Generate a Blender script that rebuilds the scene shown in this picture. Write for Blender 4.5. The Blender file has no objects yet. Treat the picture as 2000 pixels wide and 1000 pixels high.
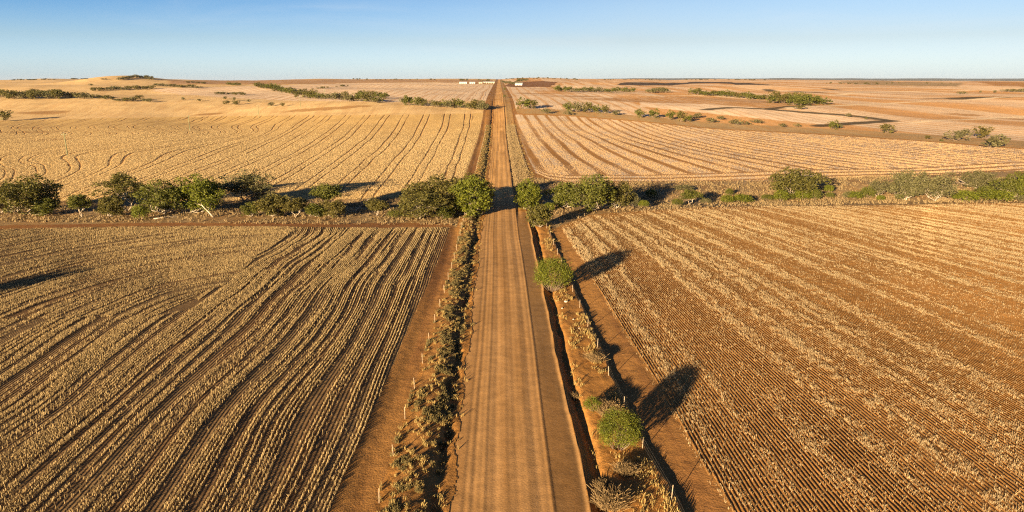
import bpy, math, random
import numpy as np
from mathutils import Vector

R = math.radians
SC = bpy.context.scene
COL = SC.collection

# ------------------------------------------------------------------ camera
CAM_H = 30.0
PITCH = 14.43           # degrees below the horizon
YAW = 1.07              # degrees to the right of the road
FPX = 1333.0            # focal length for a 2000 px wide picture
cam = bpy.data.cameras.new('camera')
cam.sensor_width = 36.0
cam.lens = 36.0 * FPX / 2000.0
cam.clip_start = 0.5
cam.clip_end = 60000.0
camo = bpy.data.objects.new('camera', cam)
COL.objects.link(camo)
camo.location = (0, 0, CAM_H)
camo.rotation_euler = (R(90 - PITCH), 0, R(-YAW))
SC.camera = camo

# ------------------------------------------------------------------ light
SUN_EL = 9.4
SUN_TO = 33.0            # the light travels towards this bearing, degrees right of the road
EXPOSURE = 1.8
sun = bpy.data.lights.new('sun', 'SUN')
sun.energy = 5.0
sun.angle = R(0.5)
sun.color = (1.0, 0.76, 0.46)
suno = bpy.data.objects.new('sun', sun)
COL.objects.link(suno)
_d = Vector((math.sin(R(SUN_TO)) * math.cos(R(SUN_EL)), math.cos(R(SUN_TO)) * math.cos(R(SUN_EL)), -math.sin(R(SUN_EL))))
suno.rotation_euler = _d.to_track_quat('-Z', 'Y').to_euler()
suno.location = (-200, -300, 100)

world = bpy.data.worlds.new('World')
SC.world = world
world.use_nodes = True
wt = world.node_tree
for n in list(wt.nodes):
    wt.nodes.remove(n)


def wn(t, **kw):
    n = wt.nodes.new(t)
    for k, v in kw.items():
        setattr(n, k, v)
    return n


sky = wn('ShaderNodeTexSky', sky_type='NISHITA')
sky.sun_disc = False
sky.sun_elevation = R(SUN_EL)
sky.sun_rotation = R(SUN_TO + 180.0)
sky.altitude = 300
sky.air_density = 1.0
sky.dust_density = 0.6
sky.ozone_density = 1.5
tc = wn('ShaderNodeTexCoord')
sep = wn('ShaderNodeSeparateXYZ')
wt.links.new(tc.outputs['Generated'], sep.inputs[0])
# the deepening blue of the clear evening sky above the pale band on the horizon; deeper to the left, paler opposite the sun
def sky_ramp(stops):
    q = wn('ShaderNodeValToRGB')
    el = q.color_ramp.elements
    while len(el) < len(stops):
        el.new(0.5)
    for e_, (p_, c_) in zip(el, stops):
        e_.position = p_
        e_.color = (c_[0], c_[1], c_[2], 1)
    wt.links.new(sep.outputs['Z'], q.inputs[0])
    return q


SKY_L = [(0.0, (.240, .338, .71)), (0.008, (.230, .328, .68)), (0.053, (.162, .220, .385)), (0.10, (.070, .148, .298)), (0.22, (.035, .062, .125)), (0.5, (.03, .055, .11))]
SKY_R = [(0.0, (.195, .254, .49)), (0.008, (.187, .244, .465)), (0.053, (.159, .173, .264)), (0.10, (.148, .166, .240)), (0.22, (.050, .075, .125)), (0.5, (.03, .055, .11))]
rl_, rr_ = sky_ramp(SKY_L), sky_ramp(SKY_R)
side_ = wn('ShaderNodeMapRange')
side_.inputs[1].default_value = -0.62
side_.inputs[2].default_value = 0.18
wt.links.new(sep.outputs['X'], side_.inputs[0])
tint_ = wn('ShaderNodeMix', data_type='RGBA')
wt.links.new(side_.outputs[0], tint_.inputs[0])
wt.links.new(rl_.outputs[0], tint_.inputs[6])
wt.links.new(rr_.outputs[0], tint_.inputs[7])
t4_ = wn('ShaderNodeVectorMath', operation='SCALE')
t4_.inputs[3].default_value = 4.0
wt.links.new(tint_.outputs[2], t4_.inputs[0])
mul = wn('ShaderNodeMix', data_type='RGBA', blend_type='MULTIPLY')
mul.inputs[0].default_value = 1.0
wt.links.new(sky.outputs[0], mul.inputs[6])
wt.links.new(t4_.outputs[0], mul.inputs[7])
# thin wisps of cirrus
mp = wn('ShaderNodeMapping')
mp.inputs['Scale'].default_value = (2.2, 2.2, 17.0)
wt.links.new(tc.outputs['Generated'], mp.inputs[0])
cn = wn('ShaderNodeTexNoise')
cn.inputs['Scale'].default_value = 1.6
cn.inputs['Detail'].default_value = 8
cn.inputs['Roughness'].default_value = 0.55
cn.inputs['Distortion'].default_value = 0.6
wt.links.new(mp.outputs[0], cn.inputs[0])
cr = wn('ShaderNodeMapRange', interpolation_type='SMOOTHSTEP')
cr.inputs[1].default_value = 0.5
cr.inputs[2].default_value = 0.85
cr.inputs[4].default_value = 0.22
wt.links.new(cn.outputs[0], cr.inputs[0])
cm = wn('ShaderNodeMix', data_type='RGBA', blend_type='MIX')
cm.inputs[7].default_value = (4.6, 4.9, 5.1, 1)
wt.links.new(cr.outputs[0], cm.inputs[0])
wt.links.new(mul.outputs[2], cm.inputs[6])
bg = wn('ShaderNodeBackground')
bg.inputs['Strength'].default_value = 0.05
wt.links.new(cm.outputs[2], bg.inputs[0])
wo = wn('ShaderNodeOutputWorld')
wt.links.new(bg.outputs[0], wo.inputs[0])

SC.view_settings.view_transform = 'Standard'
SC.view_settings.look = 'None'
SC.view_settings.gamma = 1.0
SC.view_settings.use_curve_mapping = False
SC.view_settings.exposure = EXPOSURE
SC.cycles.use_denoising = False
SC.cycles.pixel_filter_type = 'BLACKMAN_HARRIS'
SC.cycles.filter_width = 1.15
SC.cycles.max_bounces = 5
SC.cycles.diffuse_bounces = 2
SC.cycles.transparent_max_bounces = 4

# ------------------------------------------------------------------ small numeric helpers
rng = np.random.default_rng(7)


def ss(x, a, b):
    t = np.clip((x - a) / (b - a), 0, 1)
    return t * t * (3 - 2 * t)


def _hash(ix, iy, seed):
    h = (ix.astype(np.int64) * 374761393 + iy.astype(np.int64) * 668265263 + seed * 974634777) & 0xFFFFFFFF
    h = ((h ^ (h >> 13)) * 1274126177) & 0xFFFFFFFF
    h = h ^ (h >> 16)
    return (h & 0xFFFFFF) / float(0xFFFFFF)


def vnoise(x, y, seed=0):
    x = np.asarray(x, float)
    y = np.asarray(y, float)
    ix = np.floor(x)
    iy = np.floor(y)
    fx = x - ix
    fy = y - iy
    fx = fx * fx * (3 - 2 * fx)
    fy = fy * fy * (3 - 2 * fy)
    a = _hash(ix, iy, seed)
    b = _hash(ix + 1, iy, seed)
    c = _hash(ix, iy + 1, seed)
    d = _hash(ix + 1, iy + 1, seed)
    return (a * (1 - fx) + b * fx) * (1 - fy) + (c * (1 - fx) + d * fx) * fy


def fbm(x, y, seed=0, octs=4):
    s = 0
    a = 0.5
    for o in range(octs):
        s = s + a * vnoise(x * 2 ** o, y * 2 ** o, seed + o * 17)
        a *= 0.5
    return s / (1 - 0.5 ** octs)


# ------------------------------------------------------------------ the lie of the land
_bd = np.array([-100, 0, 300, 380, 430, 480, 530, 600, 700, 820, 1200, 1600, 2200, 3000, 3500, 4300, 6000, 18000], float)
_bh = np.array([0, 0, 0, 0.8, 3, 7, 10.4, 13.2, 15, 16.3, 19, 22, 25.2, 28.0, 28.5, 18, 0, -25], float)
_fd = np.arange(-100, 18000, 5.0)
_fh = np.interp(_fd, _bd, _bh)
_k = np.exp(-0.5 * (np.arange(-8, 9) / 4.0) ** 2)
_fh = np.convolve(np.pad(_fh, 8, mode='edge'), _k / _k.sum(), 'valid')

_skx = np.array([-900, -300, 0, 60, 130, 180, 215, 265, 310, 330, 450, 520, 640, 700, 830, 900, 965, 975, 985, 1020, 1060, 1110, 1190, 1240, 1300,
                 1380, 1450, 1500, 1570, 1620, 1700, 2000, 2300, 2900], float)
_sky = np.array([157, 157, 157.5, 156, 153.5, 154.5, 154.5, 154, 154.5, 154.5, 157, 157, 154, 155, 154.5, 154, 154.5, 155, 154.5, 152.5, 152, 154, 155, 154.5,
                 156.5, 154.5, 155, 156, 156, 157, 157.5, 158.5, 158, 157], float)


def terrain(X, Y):
    X = np.asarray(X, float)
    Y = np.asarray(Y, float)
    lag = 150 * ss(-X, 60, 260) * ss(Y, 320, 480) * (1 - ss(Y, 900, 1600)) \
        - 0 * ss(X, 60, 260)
    lag = lag + 90 * ss(X, 150, 420) * ss(Y, 380, 520) * (1 - ss(Y, 800, 1500))
    h = np.interp(Y - lag, _fd, _fh)
    # long swells of the far paddocks
    far = ss(Y, 470, 900)
    h = h + far * (2.0 * np.sin(X / 170.0 + Y / 310.0 + 0.6) + 2.7 * np.sin((Y * .9 + X * .34) / 62.0 + 1.0) + 1.8 * np.sin((Y - .55 * X) / 47.0 + .5)) * ss(np.abs(X), 25, 160) \
        * np.clip(1.15 - Y / 2600.0, 0.12, 1)
    # skyline
    t = 975 + X / np.maximum(Y, 50) * FPX
    s = (157.6 - np.interp(t, _skx, _sky)) / FPX * 3300.0
    h = h + s * ss(Y, 1500, 3200) * (1 - ss(Y, 3600, 4600))
    # wooded knoll on the left skyline
    h = h + 14.0 * np.exp(-((X + 905) / 78.0) ** 2 - ((Y - 1720) / 170.0) ** 2)
    h = h + 4.5 * np.exp(-((X + 820) / 120.0) ** 2 - ((Y - 1750) / 220.0) ** 2)
    # gentle swells of the near country
    h = h + 0.35 * (np.sin(X / 31.0 + 1.0) * np.sin(Y / 43.0) + 0.6 * np.sin(X / 17.0 + Y / 29.0)) * ss(np.abs(X), 16, 50)
    # the shallow creek line
    yc = 176 + 0.02 * X
    h = h - 1.0 * np.exp(-((Y - yc) / 10.0) ** 2) * ss(np.abs(X - 1), 7, 22)
    return h


def lerp_tab(d, xs, ys):
    return np.interp(d, xs, ys)


def fence_left(Y):
    return np.interp(Y, [30, 46, 110, 160, 500], [-9.1, -8.9, -7.8, -7.9, -7.9])


def fence_right(Y):
    return np.interp(Y, [30, 43, 46, 51, 67, 89, 96, 140, 185, 500], [13.2, 12.6, 12.4, 11.9, 11.3, 10.8, 10.6, 9.8, 9.6, 9.4])


def edge_left(Y):
    return np.interp(Y, [30, 46, 130, 185, 500], [-12.8, -12.3, -10.2, -11.0, -11.2])


def edge_right(Y):
    return np.interp(Y, [30, 43, 80, 139, 185, 500], [16.9, 16.4, 15.2, 13.2, 13.0, 12.6])


def wob(Y, seed, f=0.35, a=1.0):
    return a * (vnoise(Y * f, Y * 0 + 3.3, seed) - 0.5 + 0.5 * (vnoise(Y * f * 3.1, Y * 0 + 9.1, seed + 5) - 0.5))


def corridor(X, Y):
    """Relief of the road and its verges: camber, ruts, windrow, table drains, banks under the fences."""
    X = np.asarray(X, float)
    Y = np.asarray(Y, float)
    near = 1 - ss(Y, 140, 175)
    fade = 1 - ss(Y, 420, 700)
    h = 0.16 * np.clip(1 - ((X - 1.4) / 5.2) ** 2, 0, 1)
    for c, w, a in ((-0.35, .28, .03), (1.35, .22, .018), (2.95, .28, .03), (0.5, .18, -.015), (2.2, .2, -.015), (3.85, .12, -.05), (-1.2, .12, -.035), (-2.0, .18, .035), (-2.6, .16, .03)):
        h = h - a * np.exp(-((X - c - wob(Y, 3, .022, .45)) / w) ** 2)
    # windrow of graded soil and the drain behind it
    wx = 6.45 + wob(Y, 11, .12, .30)
    h = h + near * (0.12 + .12 * vnoise(Y * .35, Y * 0 + 8, 33)) * np.exp(-((X - wx) / .18) ** 2)
    h = h - near * 0.46 * np.exp(-((X - wx - .85 - .3 * vnoise(Y * .3, Y * 0 + 5, 32)) / .40) ** 2) * (0.35 + .95 * vnoise(Y * .16, Y * 0 + 2, 31))
    far_r = 1 - near
    h = h - far_r * 0.25 * np.exp(-((X - 4.4) / .5) ** 2) * fade
    # verge bank on the right, dropping to the firebreak just past the fence
    fx = fence_right(Y) + .35 + wob(Y, 21, .3, .4)
    h = h + (0.08 * ss(X, 7.6, 9.0) + .05 * ss(X, 9.4, 11)) * (1 - ss(X, fx, fx + .35)) * (0.35 + .65 * near) * fade
    h = h - (0.10 + .14 * vnoise(Y * .2, Y * 0 + 6, 34)) * ss(X, fx, fx + .35) * (1 - ss(X, fx + .6, fx + 4.0)) * (0.35 + .65 * near) * fade
    # left drain and scrubby bank
    lx = -4.55 + wob(Y, 41, .22, .5)
    h = h - 0.62 * np.exp(-((X - lx + .35 + .5 * (vnoise(Y * .5, Y * 0 + 4, 43) - .5)) / .42) ** 2) * fade * vnoise(Y * .28, Y * 0 + 1, 42)
    h = h + (0.25 * np.exp(-((X + 6.6) / 1.4) ** 2)) * fade
    h = h - .08 * np.exp(-((X - fence_left(Y) + 1.6) / .8) ** 2) * fade
    # broken ground
    g = (fbm(X * 1.7, Y * 1.7, 77, 3) - .5) * .12 + (fbm(X * .4, Y * .4, 78, 2) - .5) * .18
    off = ss(np.abs(X - 1.5), 4.6, 6.0) * (1 - .75 * ss(-X, 8.6, 9.4)) * (1 - .6 * ss(X, 11, 12.5))
    h = h + g * off * fade
    return h * (1 - ss(np.abs(X), 17, 22))


def ground_z(X, Y):
    return terrain(X, Y) + corridor(X, Y)


# picture point -> point on the land (used to survey places from the photograph)
_fw = Vector((math.sin(R(YAW)) * math.cos(R(PITCH)), math.cos(R(YAW)) * math.cos(R(PITCH)), -math.sin(R(PITCH))))
_rt = Vector((math.cos(R(YAW)), -math.sin(R(YAW)), 0))
_up = _rt.cross(_fw)


_tt = np.concatenate([np.arange(30, 700, .5), np.arange(700, 9000, 4.0)])


def spot(px, py, far=8000.0):
    v = _fw * FPX + _rt * (px - 1000.0) - _up * (py - 500.0)
    k = 1.0 / math.hypot(v.x, v.y)
    dx, dy, dz = v.x * k, v.y * k, v.z * k
    z = CAM_H + dz * _tt
    g = terrain(dx * _tt, dy * _tt)
    hit = np.nonzero(z <= g)[0]
    if len(hit) == 0 or _tt[hit[0]] > far:
        i = min(np.argmin(z - g), np.searchsorted(_tt, far))
        t = _tt[i]
    else:
        i = hit[0]
        t = _tt[i]
        if i > 0:
            a = (z - g)[i - 1]
            b = (z - g)[i]
            t = _tt[i - 1] + (_tt[i] - _tt[i - 1]) * a / (a - b)
    x, y = dx * t, dy * t
    return x, y, float(ground_z(x, y))


def depth(x, y, z):
    return (Vector((x, y, z - CAM_H))).dot(_fw)


def poly_world(pts, far=8000.0):
    out = []
    n = len(pts)
    for i in range(n):
        a = pts[i]
        b = pts[(i + 1) % n]
        m = max(1, int(math.hypot(a[0] - b[0], a[1] - b[1]) / 40))
        for k in range(m):
            f = k / m
            out.append(spot(a[0] + (b[0] - a[0]) * f, a[1] + (b[1] - a[1]) * f, far)[:2])
    return np.array(out)


def inside(P, X, Y):
    res = np.zeros(X.shape, bool)
    n = len(P)
    lo = P.min(0)
    hi = P.max(0)
    m = (X >= lo[0]) & (X <= hi[0]) & (Y >= lo[1]) & (Y <= hi[1])
    x = X[m]
    y = Y[m]
    r = np.zeros(x.shape, bool)
    j = n - 1
    for i in range(n):
        xi, yi = P[i]
        xj, yj = P[j]
        if yi != yj:
            c = ((yi > y) != (yj > y)) & (x < (xj - xi) * (y - yi) / (yj - yi) + xi)
            r ^= c
        j = i
    res[m] = r
    return res


# ------------------------------------------------------------------ mesh helpers
def mesh_np(name, V, F, mats, smooth=False, fmat=None):
    """V (n,3); F (m,k) faces of one size."""
    me = bpy.data.meshes.new(name)
    V = np.ascontiguousarray(V, dtype=np.float32)
    F = np.ascontiguousarray(F, dtype=np.int32)
    m, k = F.shape
    me.vertices.add(len(V))
    me.vertices.foreach_set('co', V.ravel())
    me.loops.add(m * k)
    me.loops.foreach_set('vertex_index', F.ravel())
    me.polygons.add(m)
    me.polygons.foreach_set('loop_start', np.arange(0, m * k, k, dtype=np.int32))
    if smooth:
        me.polygons.foreach_set('use_smooth', np.ones(m, dtype=bool))
    for mt in (mats if isinstance(mats, (list, tuple)) else [mats]):
        me.materials.append(mt)
    if fmat is not None:
        me.polygons.foreach_set('material_index', np.asarray(fmat, dtype=np.int32))
    me.update(calc_edges=True)
    return me


def attr(me, name, arr, domain='POINT'):
    arr = np.ascontiguousarray(arr, dtype=np.float32)
    if arr.ndim == 1:
        a = me.attributes.new(name, 'FLOAT', domain)
        a.data.foreach_set('value', arr)
    else:
        if arr.shape[1] == 3:
            arr = np.concatenate([arr, np.ones((len(arr), 1), np.float32)], 1)
        a = me.attributes.new(name, 'FLOAT_COLOR', domain)
        a.data.foreach_set('color', np.ascontiguousarray(arr).ravel())


def obj(name, me, parent=None, label=None, cat=None, group=None, kind=None):
    o = bpy.data.objects.new(name, me)
    COL.objects.link(o)
    if parent is not None:
        o.parent = parent
    if label:
        o['label'] = label
    if cat:
        o['category'] = cat
    if group:
        o['group'] = group
    if kind:
        o['kind'] = kind
    return o


def thing(name, label, cat, loc=(0, 0, 0), rz=0.0, group=None, scale=(1, 1, 1)):
    o = obj(name, None, None, label, cat, group)
    o.location = loc
    o.rotation_euler = (0, 0, rz)
    o.scale = scale
    o.empty_display_size = 0.3
    return o


class MB:
    """collects boxes and tubes; faces of 3 or 4 corners"""

    def __init__(s):
        s.v = []
        s.f = []

    def box(s, cx, cy, cz, sx, sy, sz, rz=0.0):
        b = len(s.v)
        c, q = math.cos(rz), math.sin(rz)
        for z in (-.5, .5):
            for x, y in ((-.5, -.5), (.5, -.5), (.5, .5), (-.5, .5)):
                X, Y = x * sx, y * sy
                s.v.append((cx + X * c - Y * q, cy + X * q + Y * c, cz + z * sz))
        for f in ((0, 3, 2, 1), (4, 5, 6, 7), (0, 1, 5, 4), (1, 2, 6, 5), (2, 3, 7, 6), (3, 0, 4, 7)):
            s.f.append([b + i for i in f])

    def tube(s, pts, radii, n=6):
        pts = [Vector(p) for p in pts]
        b = len(s.v)
        ref = Vector((0.31, 0.87, 0.2))
        for i, p in enumerate(pts):
            d = (pts[min(i + 1, len(pts) - 1)] - pts[max(i - 1, 0)])
            d.normalize()
            a = d.cross(ref)
            if a.length < 1e-3:
                a = d.cross(Vector((1, 0, 0)))
            a.normalize()
            c = d.cross(a)
            for k in range(n):
                t = 2 * math.pi * k / n
                s.v.append(tuple(p + (a * math.cos(t) + c * math.sin(t)) * radii[i]))
        for i in range(len(pts) - 1):
            for k in range(n):
                k2 = (k + 1) % n
                s.f.append([b + i * n + k, b + i * n + k2, b + (i + 1) * n + k2, b + (i + 1) * n + k])
        s.f.append([b + k for k in range(n)][::-1])
        e = b + (len(pts) - 1) * n
        s.f.append([e + k for k in range(n)])

    def poly(s, pts, faces):
        b = len(s.v)
        s.v += [tuple(p) for p in pts]
        s.f += [[b + i for i in f] for f in faces]

    def mesh(s, name, mat, smooth=False):
        me = bpy.data.meshes.new(name)
        me.from_pydata(s.v, [], s.f)
        me.materials.append(mat)
        if smooth:
            for p in me.polygons:
                p.use_smooth = True
        me.update()
        return me


# ------------------------------------------------------------------ materials
class NT:
    def __init__(s, name):
        s.m = bpy.data.materials.new(name)
        s.m.use_nodes = True
        s.t = s.m.node_tree
        for n in list(s.t.nodes):
            s.t.nodes.remove(n)
        s.out = s.t.nodes.new('ShaderNodeOutputMaterial')

    def n(s, ty, **kw):
        q = s.t.nodes.new(ty)
        for k, v in kw.items():
            setattr(q, k, v)
        return q

    def link(s, a, b):
        s.t.links.new(a, b)

    def put(s, sock, v):
        if hasattr(v, 'is_output') or hasattr(v, 'links'):
            s.t.links.new(v, sock)
        elif v is not None:
            sock.default_value = v

    def math(s, op, a, b=None, c=None, clamp=False):
        q = s.n('ShaderNodeMath', operation=op, use_clamp=clamp)
        s.put(q.inputs[0], a)
        if b is not None:
            s.put(q.inputs[1], b)
        if c is not None:
            s.put(q.inputs[2], c)
        return q.outputs[0]

    def mapr(s, v, a, b, c=0.0, d=1.0, smooth=True):
        q = s.n('ShaderNodeMapRange', interpolation_type='SMOOTHSTEP' if smooth else 'LINEAR')
        s.put(q.inputs[0], v)
        for i, x in ((1, a), (2, b), (3, c), (4, d)):
            q.inputs[i].default_value = x
        return q.outputs[0]

    def noise(s, vec, scale, detail=3.0, rough=0.5, dist=0.0):
        q = s.n('ShaderNodeTexNoise')
        if vec is not None:
            s.link(vec, q.inputs['Vector'])
        q.inputs['Scale'].default_value = scale
        q.inputs['Detail'].default_value = detail
        q.inputs['Roughness'].default_value = rough
        q.inputs['Distortion'].default_value = dist
        return q.outputs[0]

    def mix(s, f, a, b, blend='MIX'):
        q = s.n('ShaderNodeMix', data_type='RGBA', blend_type=blend)
        s.put(q.inputs[0], f)
        s.put(q.inputs[6], a)
        s.put(q.inputs[7], b)
        return q.outputs[2]

    def attr(s, name):
        q = s.n('ShaderNodeAttribute', attribute_type='GEOMETRY', attribute_name=name)
        return q

    def combine(s, x, y, z=0.0):
        q = s.n('ShaderNodeCombineXYZ')
        s.put(q.inputs[0], x)
        s.put(q.inputs[1], y)
        s.put(q.inputs[2], z)
        return q.outputs[0]

    def bsdf(s, col, rough=0.9, spec=0.2, normal=None):
        q = s.n('ShaderNodeBsdfPrincipled')
        s.put(q.inputs['Base Color'], col)
        q.inputs['Roughness'].default_value = rough
        q.inputs['Specular IOR Level'].default_value = spec
        if normal is not None:
            s.link(normal, q.inputs['Normal'])
        return q.outputs[0]

    def bump(s, h, strength=1.0, dist=1.0):
        q = s.n('ShaderNodeBump')
        q.inputs['Strength'].default_value = strength
        q.inputs['Distance'].default_value = dist
        s.link(h, q.inputs['Height'])
        return q.outputs[0]

    def finish(s, sh):
        s.link(sh, s.out.inputs['Surface'])
        return s.m


ROW = 0.36            # spacing of the drill rows


def ground_material():
    t = NT('farmland')
    geo = t.n('ShaderNodeNewGeometry')
    pos = geo.outputs['Position']
    sp = t.n('ShaderNodeSeparateXYZ')
    t.link(pos, sp.inputs[0])
    y = sp.outputs[1]
    c1 = t.attr('col').outputs['Color']
    c2 = t.attr('col2').outputs['Color']
    pa = t.attr('pat')
    ps = t.n('ShaderNodeSeparateColor')
    t.link(pa.outputs['Color'], ps.inputs[0])
    w_line, w_stripe, w_streak = ps.outputs[0], ps.outputs[1], ps.outputs[2]
    w_fur = pa.outputs['Alpha']
    u = t.attr('u').outputs['Fac']
    # wheel tracks: pairs every ten metres
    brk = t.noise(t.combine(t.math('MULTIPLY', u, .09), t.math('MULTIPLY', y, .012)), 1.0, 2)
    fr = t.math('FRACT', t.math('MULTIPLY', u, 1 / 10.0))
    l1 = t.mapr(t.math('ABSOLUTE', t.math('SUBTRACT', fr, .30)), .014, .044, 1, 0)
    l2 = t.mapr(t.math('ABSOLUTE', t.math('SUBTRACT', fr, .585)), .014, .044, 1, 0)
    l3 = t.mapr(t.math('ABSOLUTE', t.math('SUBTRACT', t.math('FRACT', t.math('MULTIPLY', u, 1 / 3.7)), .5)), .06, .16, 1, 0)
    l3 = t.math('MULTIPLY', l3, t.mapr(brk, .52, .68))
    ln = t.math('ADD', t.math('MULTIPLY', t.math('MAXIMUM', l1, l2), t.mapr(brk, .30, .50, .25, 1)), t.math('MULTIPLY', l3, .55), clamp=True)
    # bare strips between windrows of straw
    sn = t.noise(t.combine(t.math('MULTIPLY', u, .35), t.math('MULTIPLY', y, .02)), 1.0, 4, .6)
    fr2 = t.math('FRACT', t.math('MULTIPLY_ADD', u, 1 / 11.0, t.math('MULTIPLY', sn, .22)))
    st = t.mapr(t.math('ABSOLUTE', t.math('SUBTRACT', fr2, .5)), .09, .21, 1, 0)
    st = t.math('MULTIPLY', st, t.mapr(sn, .28, .6, .5, 1))
    fine = t.noise(t.combine(t.math('MULTIPLY', u, 1.6), t.math('MULTIPLY', y, .06)), 1.0, 5, .65)
    stripe = t.math('ADD', t.math('MULTIPLY', st, .95), t.mapr(fine, .46, .66, 0, .55), clamp=True)
    streak = t.noise(t.combine(t.math('MULTIPLY', u, .22), t.math('MULTIPLY', y, .015)), 1.0, 5, .6)
    streak = t.mapr(streak, .42, .62)
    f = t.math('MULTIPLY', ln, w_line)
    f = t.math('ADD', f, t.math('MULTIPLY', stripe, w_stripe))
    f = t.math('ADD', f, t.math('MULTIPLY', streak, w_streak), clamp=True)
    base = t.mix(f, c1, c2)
    # soil and straw variation
    n1 = t.noise(pos, .05, 5, .55)
    n2 = t.noise(pos, .7, 5, .6)
    n3 = t.noise(pos, 7.0, 4, .6)
    v = t.math('MULTIPLY', t.mapr(n1, .25, .75, .82, 1.18, False), t.mapr(n2, .2, .8, .74, 1.26, False))
    v = t.math('MULTIPLY', v, t.mapr(n3, .2, .8, .72, 1.28, False))
    base = t.mix(1.0, base, t.combine(v, v, v), 'MULTIPLY')
    # relief: drill rows, tracks pressed in, clods
    row = t.math('SINE', t.math('MULTIPLY', u, 2 * math.pi / ROW))
    h = t.math('MULTIPLY', t.math('MULTIPLY', row, w_fur), .050)
    h = t.math('ADD', h, t.math('MULTIPLY', t.math('MULTIPLY', ln, w_line), -.22))
    h = t.math('ADD', h, t.math('MULTIPLY', n3, .05))
    h = t.math('ADD', h, t.math('MULTIPLY', n2, .10))
    h = t.math('ADD', h, t.math('MULTIPLY', t.math('MULTIPLY', fine, w_stripe), .10))
    h = t.math('MULTIPLY', h, t.attr('rgh').outputs['Fac'])
    nb = t.bump(h, 1.0, 1.0)
    return t.finish(t.bsdf(base, .95, .1, nb))


def straw_material(name, a, b, transl=.25):
    t = NT(name)
    geo = t.n('ShaderNodeNewGeometry')
    n = t.noise(geo.outputs['Position'], .35, 4, .6)
    rnd = geo.outputs['Random Per Island']
    c = t.mix(t.math('ADD', t.math('MULTIPLY', rnd, .6), t.math('MULTIPLY', n, .4)), a, b)
    d = t.n('ShaderNodeBsdfDiffuse')
    t.link(c, d.inputs[0])
    tr = t.n('ShaderNodeBsdfTranslucent')
    t.link(c, tr.inputs[0])
    m = t.n('ShaderNodeMixShader')
    m.inputs[0].default_value = transl
    t.link(d.outputs[0], m.inputs[1])
    t.link(tr.outputs[0], m.inputs[2])
    return t.finish(m.outputs[0])


def leaf_material(name, a, b, c, transl=.3):
    t = NT(name)
    geo = t.n('ShaderNodeNewGeometry')
    oi = t.n('ShaderNodeObjectInfo')
    n = t.noise(geo.outputs['Position'], .9, 3, .6)
    rnd = geo.outputs['Random Per Island']
    k = t.math('ADD', t.math('MULTIPLY', rnd, .45), t.math('MULTIPLY', t.mapr(n, .3, .7), .55))
    col = t.mix(k, a, b)
    col = t.mix(t.math('MULTIPLY', oi.outputs['Random'], .55), col, c)
    p = t.n('ShaderNodeBsdfPrincipled')
    t.link(col, p.inputs['Base Color'])
    p.inputs['Roughness'].default_value = .6
    p.inputs['Specular IOR Level'].default_value = .25
    tr = t.n('ShaderNodeBsdfTranslucent')
    t.link(t.mix(1.0, col, (1.1, 1.15, .6, 1), 'MULTIPLY'), tr.inputs[0])
    m = t.n('ShaderNodeMixShader')
    m.inputs[0].default_value = transl
    t.link(p.outputs[0], m.inputs[1])
    t.link(tr.outputs[0], m.inputs[2])
    return t.finish(m.outputs[0])


def plain_material(name, a, b, scale=3.0, rough=.8, bump=0.0, stretch=(1, 1, 1)):
    t = NT(name)
    tcn = t.n('ShaderNodeTexCoord')
    mpn = t.n('ShaderNodeMapping')
    mpn.inputs['Scale'].default_value = stretch
    t.link(tcn.outputs['Object'], mpn.inputs[0])
    n = t.noise(mpn.outputs[0], scale, 5, .6)
    c = t.mix(t.mapr(n, .3, .7), a, b)
    nb = t.bump(n, .6, bump) if bump else None
    return t.finish(t.bsdf(c, rough, .2, nb))


def c4(r, g, b):
    return (r, g, b, 1.0)


M_LAND = ground_material()
M_GOLD = straw_material('gold_stubble', c4(.29, .203, .094), c4(.54, .405, .205))
M_PALE = straw_material('pale_stubble', c4(.36, .25, .12), c4(.68, .53, .31))
M_GOLDFAR = straw_material('gold_stubble_far', c4(.36, .260, .125), c4(.56, .425, .23))
M_PALEFAR = straw_material('pale_stubble_far', c4(.34, .222, .10), c4(.55, .38, .205))
M_DRY = straw_material('dry_grass', c4(.28, .19, .07), c4(.46, .34, .13))
M_GREYGRASS = straw_material('grey_dry_grass', c4(.20, .14, .07), c4(.40, .29, .15))
M_SCRUB = straw_material('verge_scrub', c4(.07, .06, .025), c4(.26, .20, .085), .15)
M_TWIG = straw_material('dead_twigs', c4(.14, .09, .04), c4(.32, .22, .11), .05)
M_LEAF_OLIVE = leaf_material('olive_leaf', c4(.046, .047, .011), c4(.170, .148, .032), c4(.135, .105, .027))
M_LEAF_GREEN = leaf_material('green_leaf', c4(.044, .054, .010), c4(.170, .162, .026), c4(.11, .115, .019))
M_LEAF_BRIGHT = leaf_material('bright_leaf', c4(.058, .078, .008), c4(.19, .19, .018), c4(.13, .145, .013))
M_LEAF_GREY = leaf_material('grey_leaf', c4(.070, .068, .026), c4(.195, .175, .072), c4(.145, .122, .054))
M_BARK = plain_material('pale_bark', c4(.22, .17, .115), c4(.48, .40, .30), 2.5, .8, .02, (1, 1, .3))
M_BARKD = plain_material('brown_bark', c4(.14, .09, .06), c4(.30, .22, .15), 3.0, .9, .02, (1, 1, .3))
M_POST = plain_material('weathered_post', c4(.30, .22, .14), c4(.48, .38, .26), 4.0, .85)
M_WIRE = plain_material('fence_wire', c4(.16, .14, .12), c4(.24, .21, .18), 4.0, .5)
M_POLE = plain_material('power_pole', c4(.13, .14, .07), c4(.22, .22, .12), 2.0, .8, 0, (1, 1, .2))
M_WHITE = plain_material('white_sheet', c4(.52, .50, .46), c4(.62, .60, .56), .3, .5)
M_CREAM = plain_material('cream_sheet', c4(.50, .41, .28), c4(.58, .49, .35), .3, .6)
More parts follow.
